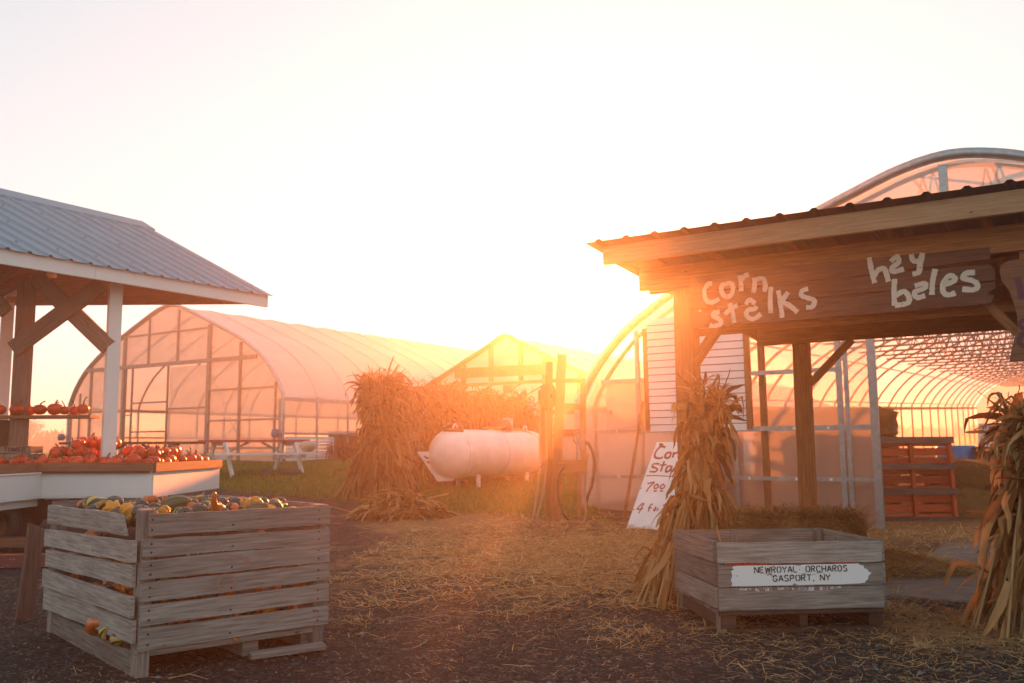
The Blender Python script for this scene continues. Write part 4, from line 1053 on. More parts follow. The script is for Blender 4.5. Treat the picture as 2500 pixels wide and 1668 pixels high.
# ------------------------------------------------------------------ hay bales, loose straw
def strands(b, n, area, L=(.06, .2), wd=.004, up=.3, hfun=None):
    for _ in range(n):
        x, y, z, q = area()
        a = rnd.uniform(0, 6.283); el = rnd.uniform(-.1, up); l = rnd.uniform(*L)
        d_ = Vector((math.cos(a)*math.cos(el), math.sin(a)*math.cos(el), math.sin(el)))
        p = Vector((x, y, z)); s_ = Vector((-math.sin(a), math.cos(a), rnd.uniform(-.4, .4)))*wd*rnd.uniform(.6, 1.3)
        m = p+d_*l*.5+Vector((0, 0, rnd.uniform(-.1, .15)*l)); e = p+d_*l
        b.add([p-s_, p+s_, m+s_, m-s_, e+s_*.6, e-s_*.6], [(0, 1, 2, 3), (3, 2, 4, 5)], [[(0, 0), (0, .5), (l, .5), (l, 0)]]*2)
def bale(loc, yaw, label, dims=(1.05, .48, .42), fuzz=420, group='hay bales', roll=0):
    t = thing('hay_bale', label, 'hay bale', loc, (roll, 0, yaw), group)
    lx, ly, lz = dims
    b = MB(); nx_, ny_, nz_ = 12, 6, 5
    def lump(p): 
        n = Vector(p); c = Vector((0, 0, lz/2)); dd = n-c
        q = .05*noise.noise(n*5+Vector((loc[0], loc[1], loc[2])))+.03*noise.noise(n*17)
        ex = max(0, abs(dd.x)/lx*2-.8)*5; ey = max(0, abs(dd.y)/ly*2-.8)*5; ez = max(0, dd.z/lz*2-.7)*3.3
        rd = 1-.10*(ex*ey+ey*ez+ex*ez)
        return c+Vector((dd.x*rd, dd.y*rd, dd.z*rd))+Vector((dd.x/lx, dd.y/ly, dd.z/lz))*q*2
    def face(o, u, v, nu, nv):
        vs = [lump(Vector(o)+Vector(u)*i/nu+Vector(v)*j/nv) for j in range(nv+1) for i in range(nu+1)]
        fs = [(j*(nu+1)+i, j*(nu+1)+i+1, (j+1)*(nu+1)+i+1, (j+1)*(nu+1)+i) for j in range(nv) for i in range(nu)]
        uv = [[(vs[k].x*1.2+vs[k].y*1.2, vs[k].z*1.5) for k in f] for f in fs]
        b.add(vs, fs, uv, True, rnd.uniform(.2, .4))
    X, Y = lx/2, ly/2
    face((-X, -Y, 0), (lx, 0, 0), (0, 0, lz), 14, 6); face((X, Y, 0), (-lx, 0, 0), (0, 0, lz), 14, 6)
    face((X, -Y, 0), (0, ly, 0), (0, 0, lz), 6, 6); face((-X, Y, 0), (0, -ly, 0), (0, 0, lz), 6, 6)
    face((-X, -Y, lz), (lx, 0, 0), (0, ly, 0), 14, 6); face((-X, Y, 0), (lx, 0, 0), (0, -ly, 0), 14, 6)
    b.build('body', M['bale'], t)
    b = MB()
    def ar():
        k = rnd.random()
        if k < .36: return (rnd.uniform(-X, X), rnd.uniform(-Y, Y), lz+rnd.uniform(-.03, .02), 0)
        if k < .82: return (rnd.uniform(-X, X), -Y-rnd.uniform(-.015, .03), rnd.uniform(0, lz), 0)
        return (rnd.choice((-X, X)), rnd.uniform(-Y, Y), rnd.uniform(0, lz), 0)
    strands(b, fuzz, ar, (.05, .19), .0028, .6)
    b.build('loose_straw', M['balestraw'], t)
    b = MB()
    for x in (-.25*lx, .25*lx):
        b.tube([(x, -Y-.012, .02), (x, -Y-.014, lz*.5), (x, -Y-.004, lz+.012), (x, Y, lz+.012)], .004, 4)
    b.build('twine', M['twine'], t)
    return t
bale((2.42, 8.15, 0), R(-8), 'fuzzy hay bale lying right behind the stencilled bin', (1.25, .5, .50), 5500)
LS = MB()
def mound():
    a = rnd.uniform(0, 6.28); r = rnd.random()**.7
    x = 3.25+.75*r*math.cos(a); y = 7.95+.4*r*math.sin(a); return (x, y, .16*(1-r)+rnd.uniform(0, .05), 0)
strands(LS, 3800, mound, (.05, .2), .003, .4)
tag(LS.build('straw_pile', M['straw']), 'low pile of loose straw at the right of the nearest hay bale', 'straw pile')

# stacked bales inside behind the clear wall, and those by the pallet
inside = lambda u, v, z: P1+EX*u+DY*v+Vector((0, 0, z+.034*v))
n = 0
lv = ['bottom', 'second', 'third', 'top']
for lz_ in range(4):
    for k in range(2):
        bale(inside(2.40+1.12*k, 2.6, .39*lz_), YAW, 'hay bale in the %s layer of the stack behind the clear wall, %s end' % (lv[lz_], ('left', 'doorway')[k]), (1.1, .5, .405), 500)
bale((6.42, 12.95, .06), R(-12), 'lower hay bale right of the orange pallet', (1.15, .5, .44), 1500)
bale((6.50, 13.05, .50), R(-16), 'upper hay bale right of the orange pallet', (1.15, .5, .36), 1500)

# pallet on its edge
PAL = thing('pallet', 'reddish brown pallet stood on edge against hay in the greenhouse doorway', 'pallet', (4.98, 12.5, .04), (R(-4), 0, R(-3)))
b = MB()
for k in range(9): b.beam((.0, .10, .07+.128*k), (1.08, .10, .07+.128*k), .018, .1)
b.build('back_slats', M['palletlit'], PAL)
b = MB()
for z, hh in ((1.12, .09), (.76, .09), (.42, .09), (.04, .08)): b.beam((-.01, -.012, z), (1.1, -.012, z), .02, hh)
b.build('front_slats', M['palletbrown'], PAL)
for x in (.025, .53, 1.055):
    b = MB(); b.beam((x, .045, .0), (x, .045, 1.16), .045, .085, (0, 1, 0)); b.build('stringer', M['palletlit'], PAL)

BR = thing('barrel', 'blue plastic barrel behind the hay bales in the greenhouse', 'barrel', (6.98, 14.3, .3))
b = MB(); b.lathe([(.02, 0), (.27, 0), (.29, .03), (.29, .25), (.30, .27), (.29, .29), (.29, .56), (.30, .58), (.29, .6), (.29, .74), (.27, .78), (.02, .78)], 24); b.build('body', M['blue'], BR)
TW = thing('work_table', 'dark wooden table with steel legs carrying the printed notice inside the greenhouse', 'table', (7.3, 14.2, .3), (0, 0, R(-12)))
b = MB()
for k in range(5): b.beam((-.15, -.3+.14*k, .74), (1.7, -.3+.14*k, .74), .13, .03)
b.beam((-.15, -.36, .62), (1.7, -.36, .62), .03, .14); b.build('table_top', M['darkwood'], TW)
for x in (-.05, .5, 1.1, 1.6):
    for y in (-.3, .26):
        b = MB(); b.tube([(x, y, -.3), (x, y, .72)], .02, 6); b.build('leg', M['steel'], TW)
NT = thing('notice_board', 'white printed notice with red heading leaning on the table in the greenhouse', 'sign', (7.2, 14.05, 1.06), (R(-8), 0, R(-10)))
b = MB(); b.sheet([(0, 0), (.95, .0), (.95, .36), (.05, .36)], (0, 0, 0), (1, 0, 0), (0, 0, 1), .012); nb_ = b.build('board', M['paper'], NT)
b = MB()
A['F'] = [[(0, 0), (0, 1)], [(0, 1), (.45, 1)], [(0, .52), (.35, .52)]]; A['a'] = [[(.42, .5), (.2, .58), (.03, .3), (.2, .02), (.42, .2)], [(.43, .58), (.44, 0)]]; A['m'] = [[(0, 0), (0, .6)], [(0, .45), (.15, .6), (.25, .45), (.25, 0)], [(.25, .45), (.4, .6), (.5, .45), (.5, 0)]]
A['p'] = [[(0, -.3), (0, .6)], [(0, .5), (.25, .6), (.4, .3), (.25, .02), (0, .1)]]; A['s'] = A['S']; A['i'] = [[(.1, 0), (.1, .6)]]
text(b, 'Fa', .14, .265, .07, .012, (0, 0, 0), (1, 0, 0), (0, 0, 1)); b.build('heading', M['redink'], nb_)
b = MB()
for k in range(4): b.stroke([(.12, .215-.035*k), (.3+.06*(k % 2), .215-.035*k)], .008, (0, 0, 0), (1, 0, 0), (0, 0, 1), 0, False, .3)
text(b, 'Sp', .1, .035, .055, .009, (0, 0, 0), (1, 0, 0), (0, 0, 1)); text(b, 'or', .52, .035, .055, .009, (0, 0, 0), (1, 0, 0), (0, 0, 1)); b.build('print', M['ink'], nb_)
CBX = thing('silhouette', 'dark boxy cabinet seen dimly behind the lower clear wall panels', 'silhouette', inside(1.95, .45, 0), (0, 0, YAW))  # box added for an unidentified dark shape
b = MB(); b.box((0, 0, .62), (.62, .4, 1.24)); cb_ = b.build('body', M['maroon'], CBX, .01)
b = MB(); b.box((.02, -.21, .92), (.09, .012, .09)); b.box((-.02, -.21, .5), (.06, .012, .06)); b.build('switch_plate', M['whiteboard'], CBX)

# ------------------------------------------------------------------ picnic tables
def picnic(loc, yaw, label, topm, basem, L=2.44):
    t = thing('picnic_table', label, 'picnic table', loc, (0, 0, yaw), 'picnic tables')
    b = MB()
    for k in range(5): b.beam((-L/2+rnd.uniform(-.01, .01), -.30+.15*k, .755), (L/2, -.30+.15*k, .755), .14, .055)
    b.build('table_top', topm, t, .003)
    for s_ in (-1, 1):
        b = MB()
        for k in (0, 1): b.beam((-L/2, s_*(.68+.15*k), .45), (L/2, s_*(.68+.15*k), .45), .14, .04)
        b.build('bench', basem, t, .003)
    for x in (-.85, .85):
        for s_ in (-1, 1):
            b = MB(); b.beam((x, s_*.76, -.03), (x, s_*.28, .735), .04, .13, (0, s_, .6)); b.build('leg', basem, t)
        b = MB(); b.beam((x*1.05, -.36, .69), (x*1.05, .36, .69), .04, .09); b.beam((x*1.05, -.82, .385), (x*1.05, .82, .385), .04, .09)
        b.build('seat_bearer', basem, t)
        b = MB(); b.beam((x, 0, .40), (x*.2, 0, .72), .08, .04); b.build('brace', basem, t)
    return t
def onground(x, y): return (x, y, gz(x, y))
PT = picnic(onground(-6.05, 21.3), R(40), 'white picnic table with red top on the grass', M['tabletop'], M['white'])
picnic(onground(-8.6, 20.6), R(8), 'dark brown picnic table left of the red topped one', M['darkwood'], M['darkwood'], 3.0)
o = gourd_mesh('pumpkin', pk(.19, .85), M['tan'], 20, 10, .05, 0, (.04, .015), .4); o.location = (-5.02, 21.35, gz(-5, 21.3)+.62+.02)
c_, s_ = math.cos(R(40)), math.sin(R(40)); lx_, ly_ = .98, -.74
o.location = (-6.05+c_*lx_-s_*ly_, 21.3+s_*lx_+c_*ly_, gz(-6, 21.3)+.47+.15)
tag(o, 'round tan pumpkin resting on the bench of the red topped picnic table', 'pumpkin')
def lump(loc, sx, sy, sz, label, rot=0):
    b = MB(); prof = [(.01, -.3), (.7, -.25), (1, .1), (.8, .6), (.4, .9), (.01, 1.0)]
    b.lathe(prof, 16, lambda a, q: 1+.22*noise.noise((math.cos(a)*1.4, math.sin(a)*1.4, q*2+loc[0])))
    o = b.build('dark_lump', M['mottle']); o.location = loc; o.scale = (sx, sy, sz); o.rotation_euler = (0, 0, rot)  # unidentified dark lump, given a rounded form
    return tag(o, label, 'rock', 'dark lumps under the picnic table')
lump(onground(-5.62, 20.7), .17, .15, .17, 'smaller mottled dark lump lying under the red topped picnic table')
lump(onground(-5.12, 20.95), .25, .16, .18, 'longer mottled dark lump beside the right leg of the picnic table', .2)

# ------------------------------------------------------------------ propane tank
TB = onground(-.43, 18.35); ta = Vector((.584, .812, 0))
yt = math.atan2(ta.y, ta.x)
TK = thing('propane_tank', 'long white propane tank on short legs with black hose coil on its end', 'tank', TB, (0, 0, yt))
RT, LT, ZT = .475, 2.55, .60
b = MB(); n = 40; prof = []
for k in range(13):
    a = math.pi/2*k/12; prof.append((max(.004, RT*math.sin(a)), -LT/2-.36*math.cos(a)))
for k in range(1, 6): prof.append((RT, -LT/2+LT*k/6))
for k in range(12, -1, -1):
    a = math.pi/2*k/12; prof.append((max(.004, RT*math.sin(a)), LT/2+.36*math.cos(a)))
b.lathe(prof, n); b.v = [(z, y, x+ZT) for x, y, z in b.v]; b.v = [(x, y, z) for x, y, z in b.v]
tk = b.build('vessel', M['tank'], TK)
b = MB()
for x in (-.02, -LT/2):
    b.tube([(x, (RT+.002)*math.cos(2*math.pi*k/40), ZT+(RT+.002)*math.sin(2*math.pi*k/40)) for k in range(40)], .008, 5, True)
b.build('weld_band', M['tank'] , TK)
for x in (-.75, .9):
    b = MB()
    for s_ in (-1, 1): b.beam((x, s_*.25, -.12), (x, s_*.25, ZT-.36), .1, .03, (0, 1, 0))
    b.build('leg', M['tank'], TK)
b = MB(); b.lathe([(.21, 0), (.22, .06), (.2, .15), (.13, .21), (.01, .23)], 20, c=(.35, 0, ZT+RT-.02)); b.build('valve_dome', M['maroon'], TK)
b = MB(); b.beam((.55, -.06, ZT+RT-.02), (.58, -.06, ZT+RT+.2), .16, .03, (0, 1, 0)); b.beam((.57, -.06, ZT+RT+.21), (.42, -.06, ZT+RT+.235), .16, .03); b.build('dome_lid', M['tank'], TK)
for x in (-1.15, 1.2):
    b = MB(); b.tube([(x+.07*math.cos(math.pi*k/8), 0, ZT+RT-.03+.13*math.sin(math.pi*k/8)) for k in range(9)], .016, 6); b.build('lifting_eye', M['tank'], TK)
b = MB(); b.sheet([(-.05, -.04), (.07, -.045), (.07, .03), (-.05, .035)], (-1.30, -.425, ZT+.02), (.93, -.37, 0), (0, .1, 1), 0); b.build('data_plate', M['rust'], TK)
HC = thing('hose_coil', 'coil of black hose hung over the near end of the white tank', 'hose', Vector(TB)+ta*-1.17+Vector((0, 0, ZT+RT)), (0, R(-24), yt))
b = MB(); pts = []
for k in range(90):
    a = 2*math.pi*k/18; r_ = .22+.02*math.sin(k*.7); pts.append((r_*math.cos(a)*.9-.05, r_*math.sin(a), .03+.012*math.sin(k*1.3)+.018*(k/18)-.07*(math.sin(a)**2)))
b.tube(pts, .018, 6); b.build('coil', M['black'], HC)
RP = MB(); pts = []
for k in range(26):
    a = 2*math.pi*k/20+2.3; pts.append((.36*math.cos(a)+.15, .18*math.sin(a), ZT+RT+.06+.04*math.cos(a)))
pts += [(.75, -.1, ZT+RT+.03), (1.05, -.24, ZT+RT-.06), (1.2, -.38, ZT+RT-.19)]
RPo = RP; RP.M = Matrix.Translation(TB) @ Matrix.Rotation(yt, 4, 'Z'); RP.v = [tuple(RP.M @ Vector(p)) for p in RP.v]
RP.tube(pts, .014, 6)
tag(RP.build('rope', M['rope']), 'yellow rope looped around the dome on top of the white tank', 'rope')
WB = thing('leaning_sign', 'white board with faded red writing tilted behind the near end of the propane tank', 'sign', (-1.72, 17.35, gz(-1.7, 17.3)+.16), (0, 0, R(-15)))
b = MB(); b.sheet([(.30, -.02), (.62, .0), (.62, .56), (-.16, .54)], (0, 0, 0), (1, 0, 0), (0, .2, 1), .02); wb = b.build('board', M['whiteboard'], WB)
b = MB(); b.stroke([(.0, .46), (.06, .42), (.12, .44)], .03, (0, 0, 0), (1, 0, 0), (0, .2, 1)); b.stroke([(.06, .35), (.14, .33), (.2, .36)], .025, (0, 0, 0), (1, 0, 0), (0, .2, 1)); b.build('writing', M['redink'], wb)

# ------------------------------------------------------------------ corn stalks
def corn(name, label, loc, h, rb, rt, tie, n, leaves=6, flare=.35, mat='corn', lean=(0, 0), group='corn stalk bundles', lw=.055, ll=.55, seed=1, sq=1.0, tassel=True, wild=.06, spread=.75):
    global rnd
    keep = rnd; rnd = random.Random(seed)
    t = thing(name, label, 'corn stalks', loc, (0, 0, 0), group)
    st = MB(); lf = MB()
    for i in range(n):
        a = rnd.uniform(0, 6.283); q = math.sqrt(rnd.uniform(.08, 1))
        hh = h*rnd.uniform(.84, 1.06); b0 = Vector((math.cos(a)*rb*q, math.sin(a)*rb*q*sq, -.02))
        a2 = a+rnd.uniform(-.6, .6)
        p1 = Vector((math.cos(a2)*rt*q+lean[0]*tie, math.sin(a2)*rt*q*sq+lean[1]*tie, tie))
        f = flare*rnd.uniform(.2, 1.1)*(2.2 if rnd.random() < wild else 1)
        p2 = Vector((p1.x+math.cos(a2)*f*(hh-tie)+lean[0]*(hh-tie), p1.y+math.sin(a2)*f*(hh-tie)*sq+lean[1]*(hh-tie), hh-.15*f))
        mid = (b0+p1)*.5+Vector((rnd.uniform(-.03, .03), rnd.uniform(-.03, .03), 0))
        path = [b0, mid, p1, (p1+p2)*.5+Vector((0, 0, .02)), p2]
        st.tube(path, [.010, .010, .009, .007, .005], 5, caps=False)
        for k in range(leaves):
            u = rnd.uniform(.08, 1.0)**.8*4; s_ = min(3, int(u)); p = path[s_]+(path[s_+1]-path[s_])*(u-s_)
            an = a2+rnd.uniform(-1.6, 1.6)
            updir = rnd.uniform(-1.3, .5) if u < 3.0 else rnd.uniform(-.8, 1.5)
            d_ = Vector((math.cos(an)*spread, math.sin(an)*spread, updir))
            kind = rnd.random()
            if kind < .72: lf.leaf(p, d_, ll*rnd.uniform(.5, 1.25), lw*rnd.uniform(.35, .9), rnd.uniform(.2, 1.6), 9, rnd.uniform(-5, 5), None, rnd.uniform(.1, 1.2), .26, rnd.choice((.0, 1.2, 2.5)))
            elif kind < .9: lf.leaf(p, d_, ll*rnd.uniform(.4, .9), lw*rnd.uniform(.12, .3), rnd.uniform(.2, 1.5), 8, rnd.uniform(-6, 6), None, .8, .38, rnd.choice((0, 1.5)))
            else: lf.leaf(p, d_, ll*rnd.uniform(.5, .9), lw*rnd.uniform(1.0, 1.7), rnd.uniform(.4, 1.5), 8, rnd.uniform(-3, 3), None, 1.1, .22, 1.6)
        if tassel:
            for k in range(4):
                lf.leaf(p2, (rnd.uniform(-.7, .7), rnd.uniform(-.7, .7), 1), .2*rnd.uniform(.5, 1.4), .009, 1.2, 5, 0, None, .3, .3)
        for _ in range(2):   # leaves hanging flat along the outside
            an = a+rnd.uniform(-.3, .3); p = b0+(p1-b0)*rnd.uniform(.15, .98); p = p+Vector((math.cos(an)*.03, math.sin(an)*.03, 0))
            lf.leaf(p, (math.cos(an)*.5, math.sin(an)*.5, -.9), ll*rnd.uniform(.7, 1.5), lw*rnd.uniform(.6, 1.2), .7, 9, rnd.uniform(-3, 3), None, .8, .25)
    st.build('stalks', M['stalk'], t); lf.build('leaves', M[mat], t)
    tw = MB(); tw.tube([(math.cos(2*math.pi*k/16)*(rt+.02)+lean[0]*tie, math.sin(2*math.pi*k/16)*(rt+.02)*sq+lean[1]*tie, tie) for k in range(16)], .008, 5, True); tw.build('twine', M['twine'], t)
    rnd = keep
    return t
corn('corn_bundle', 'orange tinted corn stalk bundle tied to the left front post of the shed', (1.20, 6.60, 0), 1.46, .36, .07, 1.10, 68, 8, .22, 'corn', (.17, .03), ll=.27, seed=3, lw=.042, spread=.36, wild=.12)
corn('corn_bundle', 'corn stalk bundle at the right edge, below the carved board', (3.22, 5.50, 0), 1.28, .46, .12, 1.0, 84, 8, .4, 'corn', (.02, .04), ll=.36, seed=5, lw=.045, spread=.5)
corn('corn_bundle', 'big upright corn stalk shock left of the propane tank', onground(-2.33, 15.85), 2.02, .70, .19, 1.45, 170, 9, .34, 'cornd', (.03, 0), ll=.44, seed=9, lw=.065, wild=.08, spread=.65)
fx = [(-2.22, 17.7, 'corn stalk bunch on the rail fence closest to the big shock', 1.9), (-1.70, 18.1, 'second corn stalk bunch on the rail fence after the big shock', 1.85), (-1.28, 18.8, 'corn stalk bunch on the rail fence behind the hose coil', 1.8), (-.8, 19.5, 'corn stalk bunch on the rail fence behind the middle of the tank', 1.75),
      (-.42, 20.1, 'corn stalk bunch on the rail fence behind the tank dome', 1.7), (-.02, 20.7, 'last tall corn stalk bunch at the right of the rail fence', 1.7), (.42, 21.5, 'low corn stalk clump behind the far end of the tank', 1.2)]
for k, (x, y, lab, h) in enumerate(fx):
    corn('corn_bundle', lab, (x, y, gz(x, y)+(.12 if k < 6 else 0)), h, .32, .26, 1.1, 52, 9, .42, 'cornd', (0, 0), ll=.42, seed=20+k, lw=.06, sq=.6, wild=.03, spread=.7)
FN = thing('rail_fence', 'wooden rail fence with posts carrying corn stalks behind the tank', 'fence', onground(-1.9, 16.25))
fo = Vector(FN.location)
fpts = [(-1.86, 16.2), (-1.85, 17.9), (-1.0, 19.3), (-.2, 20.6), (.55, 21.9)]
for k, (x, y) in enumerate(fpts):
    b = MB(Matrix.Translation(-fo)); z = gz(x, y); b.tube([(x, y, z-.1), (x, y, z+1.25)], .065 if k == 0 else .05, 8); b.build('post', M['grey2'], FN)
for hh in (.55, 1.0):
    b = MB(Matrix.Translation(-fo))
    for (x0, y0), (x1, y1) in zip(fpts, fpts[1:]): b.beam((x0, y0-.07, gz(x0, y0)+hh), (x1, y1-.07, gz(x1, y1)+hh), .03, .14)
    b.build('rail', M['shed'], FN)
HP = MB()
def pile():
    a = rnd.uniform(0, 6.28); r = rnd.random()**.6
    x = -1.62+.62*r*math.cos(a); y = 13.3+.45*r*math.sin(a); return (x, y, gz(x, y)+.34*(1-r)+rnd.uniform(0, .05))
for k in range(420):
    p = pile(); a = rnd.uniform(0, 6.28); HP.leaf(p, (math.cos(a), math.sin(a), rnd.uniform(-.1, .5)), rnd.uniform(.2, .5), rnd.uniform(.02, .055), rnd.uniform(.4, 1.5), 5, rnd.uniform(-2, 2))
for k in range(50):
    p = pile(); a = rnd.uniform(0, 6.28); HP.tube([p, Vector(p)+Vector((math.cos(a), math.sin(a), rnd.uniform(-.3, .3)))*.5], .01, 5)
tag(HP.build('husk_heap', M['corn']), 'low heap of fallen corn husks on the ground in front of the big shock', 'husk heap')

# ------------------------------------------------------------------ painted sign behind the tank
GS = thing('garden_sign', 'brown plank sign on two posts behind the propane tank, lettered Growrs Grow', 'sign', onground(-1.0, 19.8))
go = Vector(GS.location); e0 = Vector((-1.28, 20.0, 0)); e1 = Vector((.82, 19.0, 0)); ed = (e1-e0).normalized()
for q in (.17, 2.14):
    p = e0+ed*q+Vector((.03, .07, 0)); z = gz(p.x, p.y)
    b = MB(Matrix.Translation(-go)); b.beam((p.x, p.y, z-.1), (p.x, p.y, 2.98 if q > 1 else 2.93), .09, .09, (0, 1, 0)); b.build('post', M['shed'], GS)
b = MB(Matrix.Translation(-go)); b.sheet([(0, 0), (2.33, 0), (2.33, .235), (0, .225)], e0+Vector((0, 0, 2.615)), ed, (0, 0, 1), .03); gb = b.build('board', M['shed'], GS)
b = MB(Matrix.Translation(-go)); text(b, 'Growr', .19, .04, .155, .022, e0+Vector((0, 0, 2.615)), ed, (0, 0, 1), .95); text(b, 'S', .66, .05, .13, .022, e0+Vector((0, 0, 2.615)), ed, (0, 0, 1), .8)
text(b, 'Grow', .88, .045, .14, .022, e0+Vector((0, 0, 2.615)), ed, (0, 0, 1), .95); b.build('lettering', M['stencil'], gb)

# ------------------------------------------------------------------ timber hose station
PS = thing('hose_station', 'timber post frame with hoses and a metal nozzle, left of the right greenhouse', 'hose station', (.7, 12.7, .08))
po = Vector(PS.location); PM = Matrix.Translation(-po)
def zpx(sy): return 1.1+(1091-sy)/173.2
def xpx(sx): return (sx-1250)/173.2
b = MB(PM); b.beam((.57, 12.7, .0), (.71, 12.78, 2.4), .13, .13, (0, 1, 0)); b.build('post', M['shed'], PS, .004)
b = MB(PM); b.beam((.50, 12.84, .0), (.53, 12.84, 2.3), .1, .1, (0, 1, 0)); b.build('post', M['shed'], PS, .004)
b = MB(PM); b.beam((1.0, 12.76, .9), (1.0, 12.76, 2.05), .07, .07, (0, 1, 0)); b.beam((.92, 12.74, .05), (.94, 12.74, .9), .05, .05, (0, 1, 0)); b.build('side_post', M['shed'], PS)
for z, hh in ((2.02, .05), (1.66, .085), (1.30, .07), (.88, .06)):
    b = MB(PM); b.beam((.6, 12.72, z), (1.02, 12.72, z), .04, hh); b.build('cross_bar', M['shed'], PS)
b = MB(PM); b.beam((.62, 12.68, .80), (1.03, 12.68, .80), .12, .14); b.build('lower_beam', M['shed'], PS, .004)
b = MB(PM); b.beam((.45, 12.76, .9), (.44, 12.76, 1.9), .15, .1, (0, 1, 0)); b.build('pump_case', M['darkwood'], PS, .02)
b = MB(); b.lathe([(.03, -.05), (.17, -.05), (.17, -.035), (.12, -.03), (.12, .03), (.17, .035), (.17, .05), (.03, .05)], 24); rl = b.build('hose_reel', M['darkwood'], PS); rl.location = Vector((.50, 12.60, 1.80))-po; rl.rotation_euler = (R(90), 0, R(62))
def hose(pts, r_, m):
    b = MB(PM); P = [Vector(p) for p in pts]; Q = []
    for i in range(len(P)-1):
        p0 = P[max(i-1, 0)]; p1 = P[i]; p2 = P[i+1]; p3 = P[min(i+2, len(P)-1)]
        for k in range(8):
            t = k/8; Q.append(.5*((2*p1)+(p2-p0)*t+(2*p0-5*p1+4*p2-p3)*t*t+(3*p1-p0-3*p2+p3)*t**3))
    b.tube(Q+[P[-1]], r_, 7); b.build('hose', m, PS)
hose([(.39, 12.6, 1.75), (.38, 12.58, 1.3), (.37, 12.5, .8), (.31, 12.4, .35), (.30, 12.3, .09), (.55, 12.25, .085), (.85, 12.3, .085), (.98, 12.45, .12), (1.0, 12.6, .4), (1.02, 12.65, .85), (1.05, 12.65, 1.0)], .016, M['hose'])
hose([(.46, 12.6, 1.6), (.47, 12.58, 1.1), (.45, 12.52, .7), (.38, 12.4, .35), (.33, 12.3, .16), (.40, 12.27, .10)], .015, M['hose'])
hose([(1.0, 12.66, 1.17), (1.08, 12.65, 1.1), (1.13, 12.64, .9), (1.10, 12.62, .6), (1.03, 12.6, .4), (1.0, 12.6, .2)], .02, M['black'])
hose([(.72, 12.62, .82), (.64, 12.6, .7), (.62, 12.6, .45), (.68, 12.55, .2), (.76, 12.5, .09)], .014, M['black'])
b = MB(PM); b.tube([(.94, 12.64, 1.13), (.88, 12.64, 1.14), (.855, 12.64, 1.17), (.855, 12.64, 1.27), (.88, 12.64, 1.3), (.95, 12.64, 1.3)], .013, 6); b.beam((.97, 12.64, 1.05), (.97, 12.64, 1.34), .07, .06, (0, 1, 0)); b.tube([(.95, 12.64, 1.18), (1.07, 12.64, 1.16)], .018, 6); b.build('nozzle', M['steeld'], PS)

# ------------------------------------------------------------------ price board, plank by the wall
PB = thing('price_board', 'white leaning board with handwritten corn stalk prices, left of the post bundle', 'sign', (1.47, 11.95, .03), (0, 0, YAW))
b = MB(); ux, uy = Vector((1, 0, 0)), Vector((0, .66, .76)).normalized()*1.24
b.sheet([(0, 0), (.68, 0), (.64, 1.2), (.03, 1.2)], (0, 0, 0), ux, uy, .014); pb = b.build('board', M['whiteboard'], PB, .002)
b = MB(); b.beam((.12, 1.5, -.02), (.12, .92, 1.1), .05, .03); b.build('prop', M['shed'], PB)
b = MB(); b.beam((.55, 1.5, -.02), (.55, .92, 1.1), .05, .03); b.build('prop', M['shed'], PB)
b = MB()
def pen(L_, wd=.022):
    for k, p in enumerate(L_): b.stroke(p, wd, (0, 0, 0), ux, uy, .0004*(k % 4), True, .2)
pen([[(.19, 1.12), (.12, 1.13), (.07, 1.06), (.08, .98), (.16, .96), (.2, .98)], [(.27, 1.05), (.23, 1.02), (.24, .97), (.29, .97), (.3, 1.03), (.27, 1.05)], [(.34, 1.05), (.345, .97)], [(.345, 1.02), (.4, 1.05)], [(.43, 1.05), (.43, .97)], [(.43, 1.02), (.48, 1.05), (.5, .97)]], .03)
pen([[(.18, .88), (.1, .88), (.09, .84), (.17, .81), (.16, .77), (.07, .77)], [(.24, .92), (.235, .77)], [(.19, .86), (.29, .87)], [(.36, .85), (.31, .84), (.31, .77), (.36, .79), (.37, .85), (.38, .77)], [(.43, .92), (.43, .77)]], .026)
pen([[(.04, .71), (.2, .715), (.5, .70)]], .014)
pen([[(.02, .535), (.035, .535)], [(.1, .6), (.19, .62), (.14, .55), (.12, .49)], [(.24, .6), (.21, .57), (.23, .535), (.27, .56), (.24, .6)], [(.33, .6), (.3, .57), (.32, .535), (.36, .56), (.33, .6)], [(.22, .505), (.27, .505)], [(.31, .505), (.36, .505)]], .02)
pen([[(.01, .25), (.025, .25)], [(.12, .34), (.07, .26), (.15, .265)], [(.14, .34), (.11, .2)], [(.27, .33), (.24, .31), (.24, .23)], [(.22, .28), (.27, .28)], [(.3, .27), (.32, .24), (.33, .28), (.31, .29)], [(.36, .28), (.36, .24)], [(.42, .31), (.46, .34), (.48, .29), (.42, .22), (.5, .22)]], .019)
b.build('lettering', M['redink'], pb)
LP = MB(); LP.beam((1.55, 12.85, .05), (1.95, 13.45, 1.75), .09, .04, (1, 0, 0)); tag(LP.build('plank', M['shed'], None, .003), 'narrow brown plank leaning on the end wall behind the price board', 'plank')

